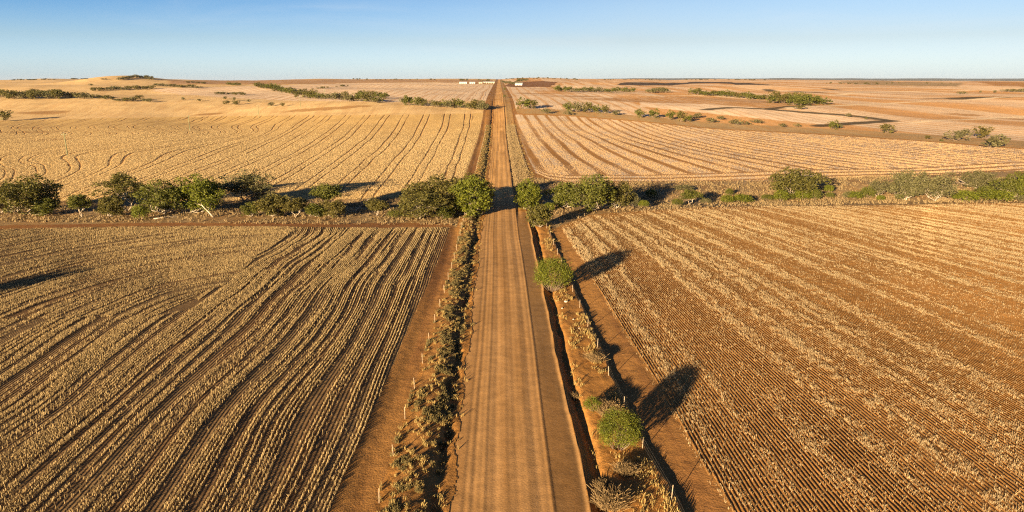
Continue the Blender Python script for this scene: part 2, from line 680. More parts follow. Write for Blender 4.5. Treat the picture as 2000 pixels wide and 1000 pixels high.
M_ROOF = plain_material('roof_sheet', c4(.42, .40, .38), c4(.52, .50, .48), .3, .5)
M_DARK = plain_material('dark_opening', c4(.03, .025, .02), c4(.06, .05, .04), .5, .8)
M_STONE = plain_material('pale_stone', c4(.45, .36, .27), c4(.62, .54, .44), 3.0, .9, .02)
M_FARHILL = plain_material('bush_covered_hill', c4(.05, .05, .035), c4(.11, .10, .065), .004, .95)

# ------------------------------------------------------------------ the land: one grid, cut into ground, road, tracks and fields
ys = [12.0]
while ys[-1] < 17000:
    ys.append(ys[-1] + max(0.16, .0056 * (ys[-1] - 12)) if ys[-1] > 34 else ys[-1] + .5)
ys = np.array(ys)
xp = [0.0]
while xp[-1] < 17500:
    a = xp[-1]
    xp.append(a + (.12 if a < 17 else .12 + .0105 * (a - 17)))
xp = np.array(xp)
xs = np.concatenate([-xp[:0:-1], xp])
GX, GY = np.meshgrid(xs, ys)
NX, NY = len(xs), len(ys)
fkeep = np.abs(.5 * (xs[:-1] + xs[1:]))[None, :] < (1.05 * (ys[:-1] + 70))[:, None]
vuse = np.zeros(GX.shape, bool)
vuse[:-1, :-1] |= fkeep
vuse[1:, :-1] |= fkeep
vuse[:-1, 1:] |= fkeep
vuse[1:, 1:] |= fkeep
X = GX[vuse]
Y = GY[vuse]
vid = np.full(GX.shape, -1, np.int64)
vid[vuse] = np.arange(len(X))
fi, fj = np.nonzero(fkeep)
FQ = np.stack([vid[fi, fj], vid[fi, fj + 1], vid[fi + 1, fj + 1], vid[fi + 1, fj]], 1)
Z = ground_z(X, Y)

# --- row coordinates: which way the drill rows and the wheel tracks run
def u_left_bend(X, Y):
    """wander of the rows, and where they were worked in arcs round the end of the block"""
    w = 3.4 * (fbm(X / 15.0, Y / 19.0, 5, 3) - .5) * ss(-X, 20, 34) * ss(Y, 74, 100) + .5 * (fbm(X / 6.0, Y / 14.0, 15, 2) - .5) + 2.2 * (fbm(X / 22.0, Y / 20.0, 18, 2) - .5) * ss(-X, 12, 22)
    k = ss(-X + 9 * (fbm(X / 12.0, Y / 10.0, 16, 2) - .5), 41, 45) * ss(Y, 85.9, 86.1)
    return w, k > .5


def u_left(X, Y):
    w, m = u_left_bend(X, Y)
    return np.where(m, -np.hypot(X + 32, np.maximum(Y - 86, 0)), X) + w


def u_right(X, Y):
    return X * np.exp(2.15e-5 * np.clip(Y - 20, 0, None) ** 2) + 1.2 * (fbm(X / 25.0, Y / 40.0, 8, 2) - .5)


def u_left_far(X, Y):
    k = 1.0 / (1 + .0013 * np.clip(Y - 185, 0, 900))
    b = ss(-X, 110, 210)
    w = 5.0 * (fbm(X / 26.0, Y / 45.0, 25, 3) - .5) * (0.35 + b)
    arc = 26.0 * np.sin(Y / 34.0 + X / 300.0) * b * (1 - ss(Y, 360, 520))
    return X * k + w + arc


def u_right_far(X, Y):
    c = ss(X, 40, 220)
    w = 4.0 * (fbm(X / 35.0, Y / 60.0, 35, 3) - .5)
    return X * (1 + .0016 * (Y - 185)) + c * .35 * (Y - 185) + w


def u_hills(X, Y):
    w = 9.0 * (fbm(X / 120.0, Y / 160.0, 45, 3) - .5)
    c = ss(X, 120, 420)
    return X + c * .75 * (Y - 420) + w + .10 * np.abs(X) * 0


# --- zones, surveyed from the photograph
P_D = poly_world([(1006, 224), (1100, 226), (1250, 238), (1400, 253), (1600, 263), (1800, 276), (2000, 291), (2400, 312), (2400, 320), (2000, 333), (1800, 343), (1500, 352),
                  (1250, 357), (1120, 359), (1075, 352), (1046, 337), (1028, 300), (1014, 260)])
P_Drim = poly_world([(1002, 221), (1100, 224), (1250, 236), (1400, 251), (1600, 261), (1800, 274), (2000, 289), (2400, 310), (2400, 325), (2000, 338), (1800, 348), (1500, 357),
                     (1250, 361), (1110, 364), (1060, 355), (1034, 337), (1018, 300), (1008, 260)])
P_CreekR = poly_world([(1004, 320), (1040, 345), (1100, 358), (1250, 356), (1500, 352), (2000, 333), (2400, 320), (2400, 386), (2000, 396), (1500, 402), (1250, 411), (1150, 419), (1085, 445), (1014, 448)])
P_CreekL = poly_world([(-420, 437), (0, 434), (870, 440), (915, 446), (955, 400), (948, 372), (800, 386), (600, 391), (0, 394), (-420, 396)])
P_B = poly_world([(938, 378), (800, 386), (600, 391), (0, 394), (-420, 396), (-420, 282), (0, 236), (250, 230), (500, 226), (800, 224), (948, 221)])
P_C2 = poly_world([(1000, 212), (1100, 214), (1250, 226), (1400, 240), (1600, 250), (1800, 262), (2000, 276), (2400, 296), (2400, 312), (2000, 291), (1800, 276), (1600, 263), (1400, 253), (1250, 238), (1100, 226), (1004, 222)])
P_paleL = poly_world([(300, 173), (560, 166), (700, 162), (850, 161), (962, 166), (962, 196), (760, 200), (560, 196), (420, 190), (300, 178)], 3000)
P_brownL = poly_world([(330, 157), (640, 155), (962, 155.5), (963, 164.5), (850, 160), (700, 162), (560, 165), (330, 165)], 3400)
P_brownR = poly_world([(984, 168), (1000, 160), (1060, 158), (1090, 160), (1075, 170), (1000, 170)], 3000)
P_orangeR = poly_world([(1120, 193), (1260, 190), (1380, 188), (1500, 197), (1620, 207), (1500, 212), (1380, 203), (1250, 200)], 2500)
P_dark1 = poly_world([(1205, 164.5), (1250, 160.5), (1300, 162.5), (1360, 159.5), (1430, 160.5), (1510, 165.5), (1500, 167), (1430, 164), (1360, 163), (1310, 167), (1250, 167)], 3500)
DARK_LINES = [([(1380, 214), (1430, 210), (1500, 213), (1552, 207.5)], 5.0), ([(1500, 213.5), (1560, 218.5), (1640, 224), (1690, 229), (1738, 236)], 6.0),
              ([(1738, 236.5), (1690, 239), (1640, 243), (1600, 246)], 6.0), ([(1870, 193), (1900, 190.5), (1950, 190)], 12.0), ([(1860, 191), (1800, 193.5)], 4.0),
              ([(1500, 175), (1560, 179.5), (1600, 181)], 9.0), ([(1610, 173), (1637, 176)], 6.0)]

LIGHT_LINES = [([(1540, 211), (1640, 206), (1750, 201), (1880, 196), (2010, 187)], 4.5), ([(1618, 186), (1750, 179.5), (1900, 176)], 5.0), ([(1780, 240), (1900, 233), (2010, 227)], 3.5),
               ([(1250, 187), (1400, 185), (1500, 190)], 4.0), ([(300, 184), (420, 178), (560, 180)], 5.0)]


def blob(px, py, rx, ry, seed):
    x, y, _ = spot(px, py)
    q = ((X - x) / rx) ** 2 + ((Y - y) / ry) ** 2 + (fbm(X / 6.0, Y / 9.0, seed, 3) - .5) * 1.4
    return ss(1.3 - q, 0, .8)


n = len(X)
col = np.zeros((n, 3))
col2 = np.zeros((n, 3))
pat = np.zeros((n, 4))
U = X.copy()
zone = np.zeros(n, np.int8)      # 0 ground 1 road 2 track 3.. fields


def paint(m, c, c_2=None, p=(0, 0, 0, 0), u=None, z=None):
    col[m] = c
    col2[m] = c_2 if c_2 is not None else c
    pat[m] = p
    if u is not None:
        U[m] = u(X[m], Y[m])
    if z is not None:
        zone[m] = z


SOIL = np.array((.36, .175, .050))
SOILD = np.array((.24, .105, .036))
ORANGE = np.array((.43, .20, .050))
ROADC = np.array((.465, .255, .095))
GOLD = np.array((.68, .44, .16))
GOLDF = np.array((.74, .505, .23))
PALE = np.array((.84, .63, .41))
GRASS = np.array((.36, .24, .11))
left = X < 0
far = Y > 300
paint(np.ones(n, bool), GRASS, SOIL, (0, 0, .4, 0))
# far country: golden pasture left, pale stubble right
m = left & (Y > 190)
paint(m, GOLDF, SOIL * 1.25, (.10, 0, .28, 0), u_left_far)
m = (~left) & (Y > 190)
paint(m, PALE, SOIL * 1.75, (.15, .62, .2, 0), u_hills)
f_ = ss(fbm(U[m] / 42.0, Y[m] / 420.0, 131, 4), .44, .60)[:, None] * .8
col[m] = PALE * (1 - f_) + SOIL * 1.75 * f_
for pts, c in (([(1890, 158.5), (2000, 161), (2300, 163), (2300, 172), (2000, 171), (1940, 167)], SOIL * 1.2), ([(1640, 160), (1700, 158.5), (1880, 162), (1870, 169), (1700, 166.5)], np.array((.34, .25, .13))),
               ([(1250, 199), (1400, 204), (1520, 213), (1700, 236), (1600, 243), (1430, 226), (1250, 208)], PALE * 1.12)):
    paint(inside(poly_world(pts, 3400), X, Y), c, SOIL * 1.7, (.1, .35, .2, 0), u_hills)
for P, c, c2_, p in ((P_paleL, PALE, SOIL * 1.5, (.45, .45, .1, 0)), (P_brownL, SOIL * 1.15, PALE * .8, (.1, .2, .35, 0)), (P_brownR, SOILD * 1.0, SOIL, (0, 0, .4, 0)),
                     (P_orangeR, SOIL * 1.45, PALE * .9, (0, .2, .4, 0))):
    paint(inside(P, X, Y), c, c2_, p, u_hills)
m = inside(P_dark1, X, Y)
paint(m, (.085, .055, .035), (.14, .09, .05), (0, 0, .5, 0))
paint(inside(P_C2, X, Y), GRASS * 1.25, SOIL * 1.3, (0, 0, .5, 0))
inB = inside(P_B, X, Y) & (X < edge_left(Y) - wob(Y, 61, .2, .6))
paint(inB, GOLD, SOILD * .9, (.78, 0, .12, .0), u_left_far, 4)  # wheel tracks: bare soil, its colour darkened to suggest shade in the grooves
m = inside(P_Drim, X, Y) & (X > fence_right(Y) + .8)
paint(m, SOIL * 1.25, SOIL, (0, 0, .4, 0))
inD = inside(P_D, X, Y)
paint(inD, PALE, SOIL * 1.12, (0, 0, 0, 0), u_right_far, 6)


_pd = sorted(spot(p, q)[:2] for p, q in ((1028, 330), (1046, 340), (1075, 353), (1120, 359), (1250, 357), (1500, 352), (1800, 343), (2000, 333), (2400, 320)))


def stripes_d(x, y):
    u = u_right_far(x, y)
    hb = y - np.interp(x, [a for a, b in _pd], [b for a, b in _pd]) + 3.0 * (fbm(x / 30., y / 30., 35, 2) - .5)
    k = np.mod(u / 10.5 + .35 * (fbm(u / 14., y / 90., 36, 2) - .5), 1.0)
    a = 1 - ss(np.abs(k - .5), .08, .24)
    k2 = np.mod(u / 3.3 + .6 * (fbm(u / 9., y / 60., 37, 2) - .5), 1.0)
    b = (1 - ss(np.abs(k2 - .5), .08, .22)) * ss(fbm(u / 6., y / 50., 38, 2), .42, .6)
    f = np.clip(np.maximum(a * (.6 + .8 * fbm(u / 20., y / 40., 39, 2)), .7 * b), 0, 1)
    g = 1 - ss(np.abs(np.mod(hb / 7.5 + .15, 1.0) - .5), .10, .30)      # headland passes along the creek
    k = 1 - ss(hb, 17, 21)
    return f * (1 - k) + g * k


f_ = stripes_d(X[inD], Y[inD])[:, None]
col[inD] = PALE * .85 * (1 - f_) + SOIL * 1.15 * f_
col2[inD] = SOIL
paint(inside(P_CreekR, X, Y), GRASS, SOIL, (0, 0, .5, 0))
paint(inside(P_CreekL, X, Y), GRASS * .95, SOIL * .9, (0, 0, .5, 0))
# red headland line along the creek on the left
m = (X < -10) & (Y > 141.5 + wob(X, 9, .08, 1.0)) & (Y < 145.5 + wob(X, 10, .08, 1.0)) & (X > -220)
paint(m, SOILD * 1.1, SOIL, (0, 0, .4, 0))
# near fields
topA = 140.5 + 1.6 * ss(-X, 20, 80) + wob(X, 71, .12, 1.2)
inA = (X < edge_left(Y) + wob(Y, 62, .07, .3)) & (Y < topA)
paint(inA, np.array((.20, .125, .055)), SOILD * .7, (0, 0, .35, .6), u_left, 3)  # soil coloured dark to stand in for shade between the stubble rows
_pc = [spot(p, q)[:2] for p, q in ((1085, 446), (1150, 420), (1250, 411), (1500, 402), (2000, 396), (2400, 388))]
topC = np.interp(X, [a for a, b in _pc], [b for a, b in _pc])
inC = (X > edge_right(Y) + wob(Y, 63, .07, .3)) & (Y < topC + wob(X, 64, .1, 1.5))
paint(inC, SOIL * 1.12, SOIL * .8, (0, .0, .5, 0), u_right, 5)
headC = inC & (Y > topC - 5.5)
paint(headC, ORANGE * .95, SOIL, (0, 0, .5, .2), u_right, 5)
# road corridor
cor = (X > edge_left(Y) + wob(Y, 62, .07, .3)) & (X < edge_right(Y) + wob(Y, 63, .07, .3)) & (zone == 0) & ~(inside(P_CreekR, X, Y) & (X > 11)) & ~(inside(P_CreekL, X, Y) & (X < -9)) & (Y < 4200)
nearw = 1 - ss(Y, 150, 175)
mm = cor
paint(mm, ORANGE * .95, SOIL * .8, (0, 0, .6, 0))
m = cor & (X < fence_left(Y) - .2)
paint(m, SOIL * 1.05, SOILD * .9, (0, 0, .8, 0), None, 2)
m = cor & (X > fence_right(Y) + .75)
paint(m, SOIL * 1.15, SOILD * 1.1, (0, 0, .6, 0), None, 2)
m = cor & (X > -8.2) & (X < -4.6)
paint(m, SOIL * .80, SOIL * 1.05, (0, 0, .8, 0))
m = cor & (X > 4.2) & (X < fence_right(Y)) & (Y > 168)
paint(m, np.array((.44, .265, .10)), ORANGE, (0, 0, .6, 0))
rl = -3.55 + wob(Y, 81, .15, .8) + .5 * (fbm(X * 1.3, Y * 1.1, 88, 3) - .5)
rr = np.where(Y < 158, 6.45 + wob(Y, 11, .12, .30), 3.9 + wob(Y, 82, .12, .4))
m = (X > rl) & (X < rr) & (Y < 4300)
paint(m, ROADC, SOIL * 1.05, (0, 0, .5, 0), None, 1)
# packed wheel paths are paler, loose gravel shoulders darker
on = zone == 1
lane = np.exp(-((X - 1.4 - wob(Y, 83, .05, .5)) / 2.6) ** 4)
shoul = ss(X + wob(Y, 84, .09, .7) + .35 * (fbm(X * 2, Y * .6, 85, 3) - .5), 3.6, 4.5) * nearw
lt = np.exp(-((X + 2.1) / .8) ** 2)
tint = 1.0 + .16 * lane - .30 * shoul - .05 * lt + .30 * (fbm((X + .06 * Y) / 1.7, (Y - .4 * X) / 46., 86, 4) - .5) + .20 * (fbm((X - .03 * Y) / .45, (Y + .7 * X) / 23., 87, 3) - .5)
for c, w, a in ((-.35, .3, .12), (1.35, .25, .05), (2.95, .3, .12), (.55, .2, -.10), (2.2, .22, -.10), (3.95, .12, -.2), (-1.25, .12, -.15)):
    tint = tint + a * np.exp(-((X - c - wob(Y, 3, .022, .45)) / w) ** 2)
farr = ss(Y, 160, 200)  # road colour paler with distance, painting in the brighter look of grazing light
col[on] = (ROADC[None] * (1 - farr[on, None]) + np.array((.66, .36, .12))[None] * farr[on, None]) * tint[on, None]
# dark ditches and burnt lines far right
for pts, w, dc in [(a, b, (.075, .055, .025)) for a, b in DARK_LINES] + [(a, b, (.80, .60, .36)) for a, b in LIGHT_LINES]:
    q = [spot(a, b)[:2] for a, b in pts]
    dmin = np.full(n, 1e9)
    for (x0, y0), (x1, y1) in zip(q[:-1], q[1:]):
        L2 = (x1 - x0) ** 2 + (y1 - y0) ** 2
        tt = np.clip(((X - x0) * (x1 - x0) + (Y - y0) * (y1 - y0)) / L2, 0, 1)
        dmin = np.minimum(dmin, np.hypot(X - x0 - tt * (x1 - x0), Y - y0 - tt * (y1 - y0)))
    k = (1 - ss(dmin + 2.5 * (fbm(X / 5, Y / 8, 3, 2) - .5), w * .6, w * 1.2))[:, None] * .92
    col[:] = col * (1 - k) + np.array(dc) * k
    col2[:] = col2 * (1 - k) + np.array(dc) * 1.2 * k
for px, py, rx, ry, sd in ((60, 258, 22, 6, 1), (55, 250, 14, 5, 2), (95, 273, 12, 6, 3), (410, 223, 13, 9, 4), (640, 212, 40, 12, 5), (90, 220, 20, 14, 6), (1880, 224, 16, 9, 7), (1990, 233, 14, 8, 8), (1120, 188, 30, 14, 9), (1050, 183, 30, 14, 10)):
    k = blob(px, py, rx, ry, sd)[:, None] * .75
    col[:] = col * (1 - k) + SOIL * .95 * k

rgh = np.where(zone == 1, .28, 1.0)
# which sheet each face belongs to
zf = zone[FQ].min(1) * (zone[FQ].min(1) == zone[FQ].max(1))
V3 = np.stack([X, Y, Z], 1)
for code, name, lab, cat in ((0, 'ground', None, None), (1, 'road', 'straight orange dirt road running away to the skyline', 'road'),
                             (2, 'dirt_track', 'bare red firebreak strips beside both roadside fences', 'track'),
                             (3, 'field', 'golden stubble field left of the road in front of the creek trees', 'field'),
                             (4, 'field', 'golden field with winding wheel tracks beyond the creek, left of the road', 'field'),
                             (5, 'field', 'orange drilled field with sparse pale stubble right of the road, this side of the creek', 'field'),
                             (6, 'field', 'striped pale and orange field beyond the creek, right of the road', 'field')):
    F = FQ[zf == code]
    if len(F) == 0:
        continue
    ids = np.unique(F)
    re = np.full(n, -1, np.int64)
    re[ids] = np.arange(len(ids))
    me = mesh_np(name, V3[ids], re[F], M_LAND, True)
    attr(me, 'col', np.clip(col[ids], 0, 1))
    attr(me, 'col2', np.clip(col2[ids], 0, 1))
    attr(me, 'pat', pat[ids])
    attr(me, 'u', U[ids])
    attr(me, 'rgh', rgh[ids])
    o = obj(name, me, kind='structure')
    if lab:
        o['label'] = lab
        o['category'] = cat
del GX, GY, vid

# the blue range on the right-hand horizon
hx = np.linspace(-2000, 22000, 500)
top = 30 + 40 + 14 * fbm(hx / 900.0, hx * 0, 4, 4) * 1.6 - 8 + 10 * np.exp(-((hx - 6300) / 420) ** 2)
top = np.where(hx < 3000, np.maximum(5, top - (3000 - hx) * .012), top)
prof = ((0, -60), (260, .35), (620, .72), (1000, 1.0), (1500, .9), (2600, -60))
Vh = []
for dy, k in prof:
    zz = top * k if k > -10 else np.full_like(top, -60.0)
    if 0 < k < .95:
        zz = zz + 6 * (fbm(hx / 300.0, hx * 0 + dy, 9, 3) - .5)
    Vh.append(np.stack([hx, 14200 + dy + 400 * np.sin(hx / 2600.0), zz], 1))
Vh = np.concatenate(Vh)
k_ = len(hx)
Fh = []
for r_ in range(len(prof) - 1):
    i = np.arange(k_ - 1) + r_ * k_
    Fh.append(np.stack([i, i + 1, i + 1 + k_, i + k_], 1))
obj('hills', mesh_np('hills', Vh, np.concatenate(Fh), M_FARHILL, True), kind='structure')


# ------------------------------------------------------------------ stubble, straw and grass (nobody could count them)
def blades(px, py, pz, h, w, n_bl, lean, spread, rnd):
    """n_bl thin upright blades at every point, each a single tapering triangle"""
    N = len(px)
    out_v = []
    for b in range(n_bl):
        a = rnd.uniform(0, 2 * np.pi, N)
        hh = h * rnd.uniform(.55, 1.15, N)
        ox = px + rnd.normal(0, spread, N)
        oy = py + rnd.normal(0, spread, N)
        ww = w * rnd.uniform(.6, 1.3, N)
        la = rnd.uniform(0, 2 * np.pi, N)
        ll = np.abs(rnd.normal(0, lean, N)) * hh
        ca, sa = np.cos(a) * ww * .5, np.sin(a) * ww * .5
        v0 = np.stack([ox - ca, oy - sa, pz - .02], 1)
        v1 = np.stack([ox + ca, oy + sa, pz - .02], 1)
        tx, ty = ox + np.cos(la) * ll, oy + np.sin(la) * ll
        v2 = np.stack([tx + ca * .55, ty + sa * .55, pz + hh], 1)
        v3 = np.stack([tx - ca * .55, ty - sa * .55, pz + hh * .94], 1)
        out_v.append(np.stack([v0, v1, v2, v3], 1).reshape(-1, 3))
    V = np.concatenate(out_v)
    F = np.arange(len(V)).reshape(-1, 4)
    return V, F


def snap(px, py, ufun, period):
    for _ in range(3):
        u0 = ufun(px, py)
        ux = (ufun(px + .05, py) - u0) / .05
        ux = np.where(np.abs(ux) < .3, .3, ux)
        tgt = np.round(u0 / period) * period
        px = px + np.clip((tgt - u0) / ux, -.3, .3)
    return px


def tracks(u, wide=1.0):
    fr = np.mod(u + .9 * np.sin(u * .37 + 1) + .6 * np.sin(u * .91), 9.0)
    t = np.zeros_like(u)
    for c, w in ((1.2, .50), (3.2, .48), (5.3, .34), (7.3, .42)):
        t = np.maximum(t, 1 - ss(np.abs(fr - c), w * wide * .7, w * wide * 1.1))
    return t


# left near field: dense golden stubble in drill rows, wheel tracks left bare
def rows_left():
    px_, py_ = [], []
    st = .065
    for k_ in range(28, 330):
        yv = np.arange(35, 142.5, st)
        yv = yv + rng.uniform(-.03, .03, len(yv))
        yv = yv[yv * .86 + 12 > k_ * ROW - 3]
        xv = np.full_like(yv, -k_ * ROW)
        for _ in range(3):
            b_ = u_left_bend(xv, yv)
            xv = -k_ * ROW - b_[0]
        ok = ~b_[1]
        px_.append(xv[ok])
        py_.append(yv[ok])
        r = k_ * ROW - 0.0
        th = np.arange(0, 1.75, st / max(r, 4))
        th = th + rng.uniform(-.4, .4, len(th)) * st / max(r, 4)
        rr = np.full_like(th, r)
        for _ in range(3):
            xa = -32 - rr * np.cos(th)
            ya = 86 + rr * np.sin(th)
            b_ = u_left_bend(xa, ya)
            rr = r + b_[0]
        ok = b_[1] & (ya < 142.5)
        px_.append(xa[ok])
        py_.append(ya[ok])
    return np.concatenate(px_), np.concatenate(py_)


x0, y0 = rows_left()
kk = (x0 < edge_left(y0) + .1) & (y0 < 140.2 + 1.6 * ss(-x0, 20, 80)) & (x0 > -(y0 * .86 + 12))
x0, y0 = x0[kk], y0[kk]
x0 = x0 + rng.normal(0, .018, len(x0))
uu = u_left(x0, y0)
tr = tracks(uu + 1.6 * (fbm(x0 / 30., y0 / 30., 51, 2) - .5))
head = ss(y0, 133, 139)
dens = 1 - .98 * tr * ss(fbm(uu / 3.0, y0 / 34., 52, 2), .18, .36) * (1 - .4 * head)
dens *= .42 + .75 * ss(fbm(uu / 1.6, y0 / 30., 53, 3), .25, .55)
kk = rng.uniform(0, 1, len(x0)) < dens
x0, y0, uu = x0[kk], y0[kk], uu[kk]
rw_ = np.round(uu / ROW)
gap = _hash(rw_, np.floor(y0 / 16. + 9 * _hash(rw_, rw_ * 0, 3)), 71) < .20
kk = ~gap | (rng.uniform(0, 1, len(x0)) < .12)
x0, y0, uu = x0[kk], y0[kk], uu[kk]
hh = .28 * (.55 + .9 * fbm(x0 / 4., y0 / 7., 54, 3))
V, F = blades(x0, y0, terrain(x0, y0), hh, .042, 2, .16, .020, rng)
obj('stubble', mesh_np('stubble', V, F, M_GOLD), label='thick golden stubble standing in the field left of the road', cat='stubble', kind='stuff')

# drill ridges of the right near field, soil thrown up in long low rows
yy_ = np.concatenate([np.arange(36, 80, .45), np.arange(80, 172, .8)])
RV, RF, nb_ = [], [], 0
for k_ in range(30, 640):
    xr = np.full_like(yy_, k_ * ROW)
    for _ in range(4):
        xr = xr - (u_right(xr, yy_) - k_ * ROW) / np.exp(2.15e-5 * np.clip(yy_ - 20, 0, None) ** 2)
    tcr = np.interp(xr, [a for a, b in _pc], [b for a, b in _pc])
    ok = (xr > edge_right(yy_) + .15) & (yy_ < tcr - 5.0) & (xr < yy_ * .88 + 12)
    if ok.sum() < 4:
        continue
    i0, i1 = np.nonzero(ok)[0][[0, -1]]
    xr, yr = xr[i0:i1 + 1], yy_[i0:i1 + 1]
    zr = terrain(xr, yr)
    hr = (.075 + .05 * (fbm(xr * 1.3, yr * 1.3, 66, 2) - .5)) * (.55 + .9 * vnoise(xr / 7., yr / 16., 67))
    jx = .03 * (vnoise(xr * 3, yr * 3, 68) - .5)
    m_ = len(xr)
    RV.append(np.concatenate([np.stack([xr - .13, yr, zr - .01], 1), np.stack([xr + jx, yr, zr + hr], 1), np.stack([xr + .13, yr, zr - .01], 1)]))
    i = np.arange(m_ - 1) + nb_
    RF.append(np.stack([i, i + m_, i + m_ + 1, i + 1], 1))
    RF.append(np.stack([i + m_, i + 2 * m_, i + 2 * m_ + 1, i + m_ + 1], 1))
    nb_ += 3 * m_
RV = np.concatenate(RV)
RF = np.concatenate(RF)
me = mesh_np('furrows', RV, RF, M_LAND, False)
attr(me, 'col', np.tile(SOIL * 1.08, (len(RV), 1)))
attr(me, 'col2', np.tile(SOIL * .85, (len(RV), 1)))
attr(me, 'pat', np.tile(np.array((0, 0, .5, 0.)), (len(RV), 1)))
attr(me, 'u', u_right(RV[:, 0], RV[:, 1]))
attr(me, 'rgh', np.full(len(RV), .6))
obj('furrows', me, kind='structure')

# right near field: sparse pale stalks in bands
N = 1300000
y0 = np.sqrt(rng.uniform(34 ** 2, 172 ** 2, N))
x0 = rng.uniform(0, 1, N) * (y0 * .88 + 12)
tc_ = np.interp(x0, [a for a, b in _pc], [b for a, b in _pc])
kk = (x0 > edge_right(y0) - .1) & (y0 < tc_ - 1.0)
x0, y0, tc_ = x0[kk], y0[kk], tc_[kk]
x0 = snap(x0, y0, u_right, ROW)
uu = u_right(x0, y0)
band = fbm(uu / 3.2, y0 / 90., 55, 3)
fr = np.mod(uu + 1.5 * (fbm(x0 / 40., y0 / 60., 56, 2) - .5), 9.5)
bare = np.maximum(1 - ss(np.abs(fr - 2.0), 1.0, 1.6), .9 * (1 - ss(np.abs(fr - 6.5), .5, .9)))
clump = fbm(uu / .5, y0 / 1.1, 57, 3)
dens = (.07 + .93 * ss(band, .36, .56)) * ss(clump, .30, .62) * (1 - .88 * bare)
dens *= .50 + .50 * ss(y0, 70, 130)
dens = dens * (1 - .75 * ss(y0, tc_ - 7, tc_ - 3)) + .035
kk = rng.uniform(0, 1, len(x0)) < dens * .95
x0, y0 = x0[kk], y0[kk]
V, F = blades(x0, y0, terrain(x0, y0), .25 * rng.uniform(.45, 1.2, len(x0)), .024, 3, .42, .06, rng)
obj('stubble', mesh_np('stubble', V, F, M_PALE), label='sparse pale stalks in bands on the orange field right of the road', cat='stubble', kind='stuff')


# the fields beyond the creek: stubble still thick enough to catch the low sun
N = 420000
y0 = 178 + (500 - 178) * rng.uniform(0, 1, N)
x0 = -rng.uniform(0, 1, N) * (y0 * .86 + 12)
kk = inside(P_B, x0, y0) & (x0 < edge_left(y0) - .4)
x0, y0 = x0[kk], y0[kk]
uu = u_left_far(x0, y0)
fr = np.mod(uu / 10.0, 1.0)
ln_ = np.maximum(1 - ss(np.abs(fr - .30), .02, .05), 1 - ss(np.abs(fr - .585), .02, .05))
kk = rng.uniform(0, 1, len(x0)) < (1 - .9 * ln_) * (.55 + .6 * ss(fbm(uu / 2.6, y0 / 60., 58, 3), .3, .6)) * (1 - ss(y0, 300, 500))
x0, y0 = x0[kk], y0[kk]
V, F = blades(x0, y0, terrain(x0, y0), .24 * rng.uniform(.5, 1.1, len(x0)), .12, 2, .2, .14, rng)
obj('stubble', mesh_np('stubble', V, F, M_GOLDFAR), label='golden stubble standing in the field beyond the creek on the left', cat='stubble', kind='stuff')
N = 420000
y0 = 176 + (450 - 176) * rng.uniform(0, 1, N)
x0 = rng.uniform(0, 1, N) * (y0 * .88 + 12)
kk = inside(P_D, x0, y0) & (x0 > edge_right(y0))
x0, y0 = x0[kk], y0[kk]
kk = rng.uniform(0, 1, len(x0)) < (1 - 1.05 * stripes_d(x0, y0)) * (.3 + .9 * ss(fbm(x0 / 4., y0 / 9., 59, 3), .35, .6))
x0, y0 = x0[kk], y0[kk]
V, F = blades(x0, y0, terrain(x0, y0), .24 * rng.uniform(.5, 1.1, len(x0)), .11, 2, .3, .14, rng)
obj('stubble', mesh_np('stubble', V, F, M_PALEFAR), label='pale stubble in stripes on the field beyond the creek on the right', cat='stubble', kind='stuff')


def tufts(name, px, py, h, w, nb, mat, label, lean=.5, spread=.12):
    V, F = blades(px, py, ground_z(px, py), h, w, nb, lean, spread, rng)
    return obj(name, mesh_np(name, V, F, mat), label=label, cat='grass', kind='stuff')


# grass along the creek
N = 60000
x0 = rng.uniform(-190, 210, N)
y0 = rng.uniform(143, 215, N)
kk = (inside(P_CreekR, x0, y0) | inside(P_CreekL, x0, y0)) & (np.abs(x0 - 1.2) > 5.6)
kk &= rng.uniform(0, 1, N) < .25 + ss(fbm(x0 / 6., y0 / 6., 91, 3), .4, .65)
x0, y0 = x0[kk], y0[kk]
tufts('grass', x0, y0, .38 * rng.uniform(.4, 1.5, len(x0)), .12, 5, M_GREYGRASS, 'grey dry grass tufts along the creek among the trees')

# scrub on the left verge
N = 5600
y0 = 34 + (430 - 34) * rng.uniform(0, 1, N) ** 1.9
x0 = np.clip(rng.normal(-6.5, 1.1, N), fence_left(y0) - .1, -4.6)
kk = (fbm(x0 / 1.1, y0 / 2.6, 95, 3) > .53) & ~((y0 > 158) & (y0 < 172))
x0, y0 = x0[kk], y0[kk]
q_ = rng.uniform(.4, 1.3, len(x0))
V, F = blades(np.repeat(x0, 6), np.repeat(y0, 6), ground_z(np.repeat(x0, 6), np.repeat(y0, 6)), .24 * np.repeat(q_, 6), .05, 6, .5, .12, rng)
obj('scrub', mesh_np('scrub', V, F, M_SCRUB), label='dense dark low scrub filling the left verge between fence and road', cat='scrub', kind='stuff')
N = 1300
y0 = 34 + (430 - 34) * rng.uniform(0, 1, N) ** 1.9
x0 = np.clip(rng.normal(-6.3, 1.3, N), fence_left(y0) - .2, -4.4)
V, F = blades(np.repeat(x0, 4), np.repeat(y0, 4), ground_z(np.repeat(x0, 4), np.repeat(y0, 4)), .32 * np.repeat(rng.uniform(.5, 1.2, N), 4), .05, 5, .5, .08, rng)
obj('grass', mesh_np('grass', V, F, M_DRY), label='straw coloured tufts growing among the dark scrub of the left verge', cat='grass', kind='stuff')
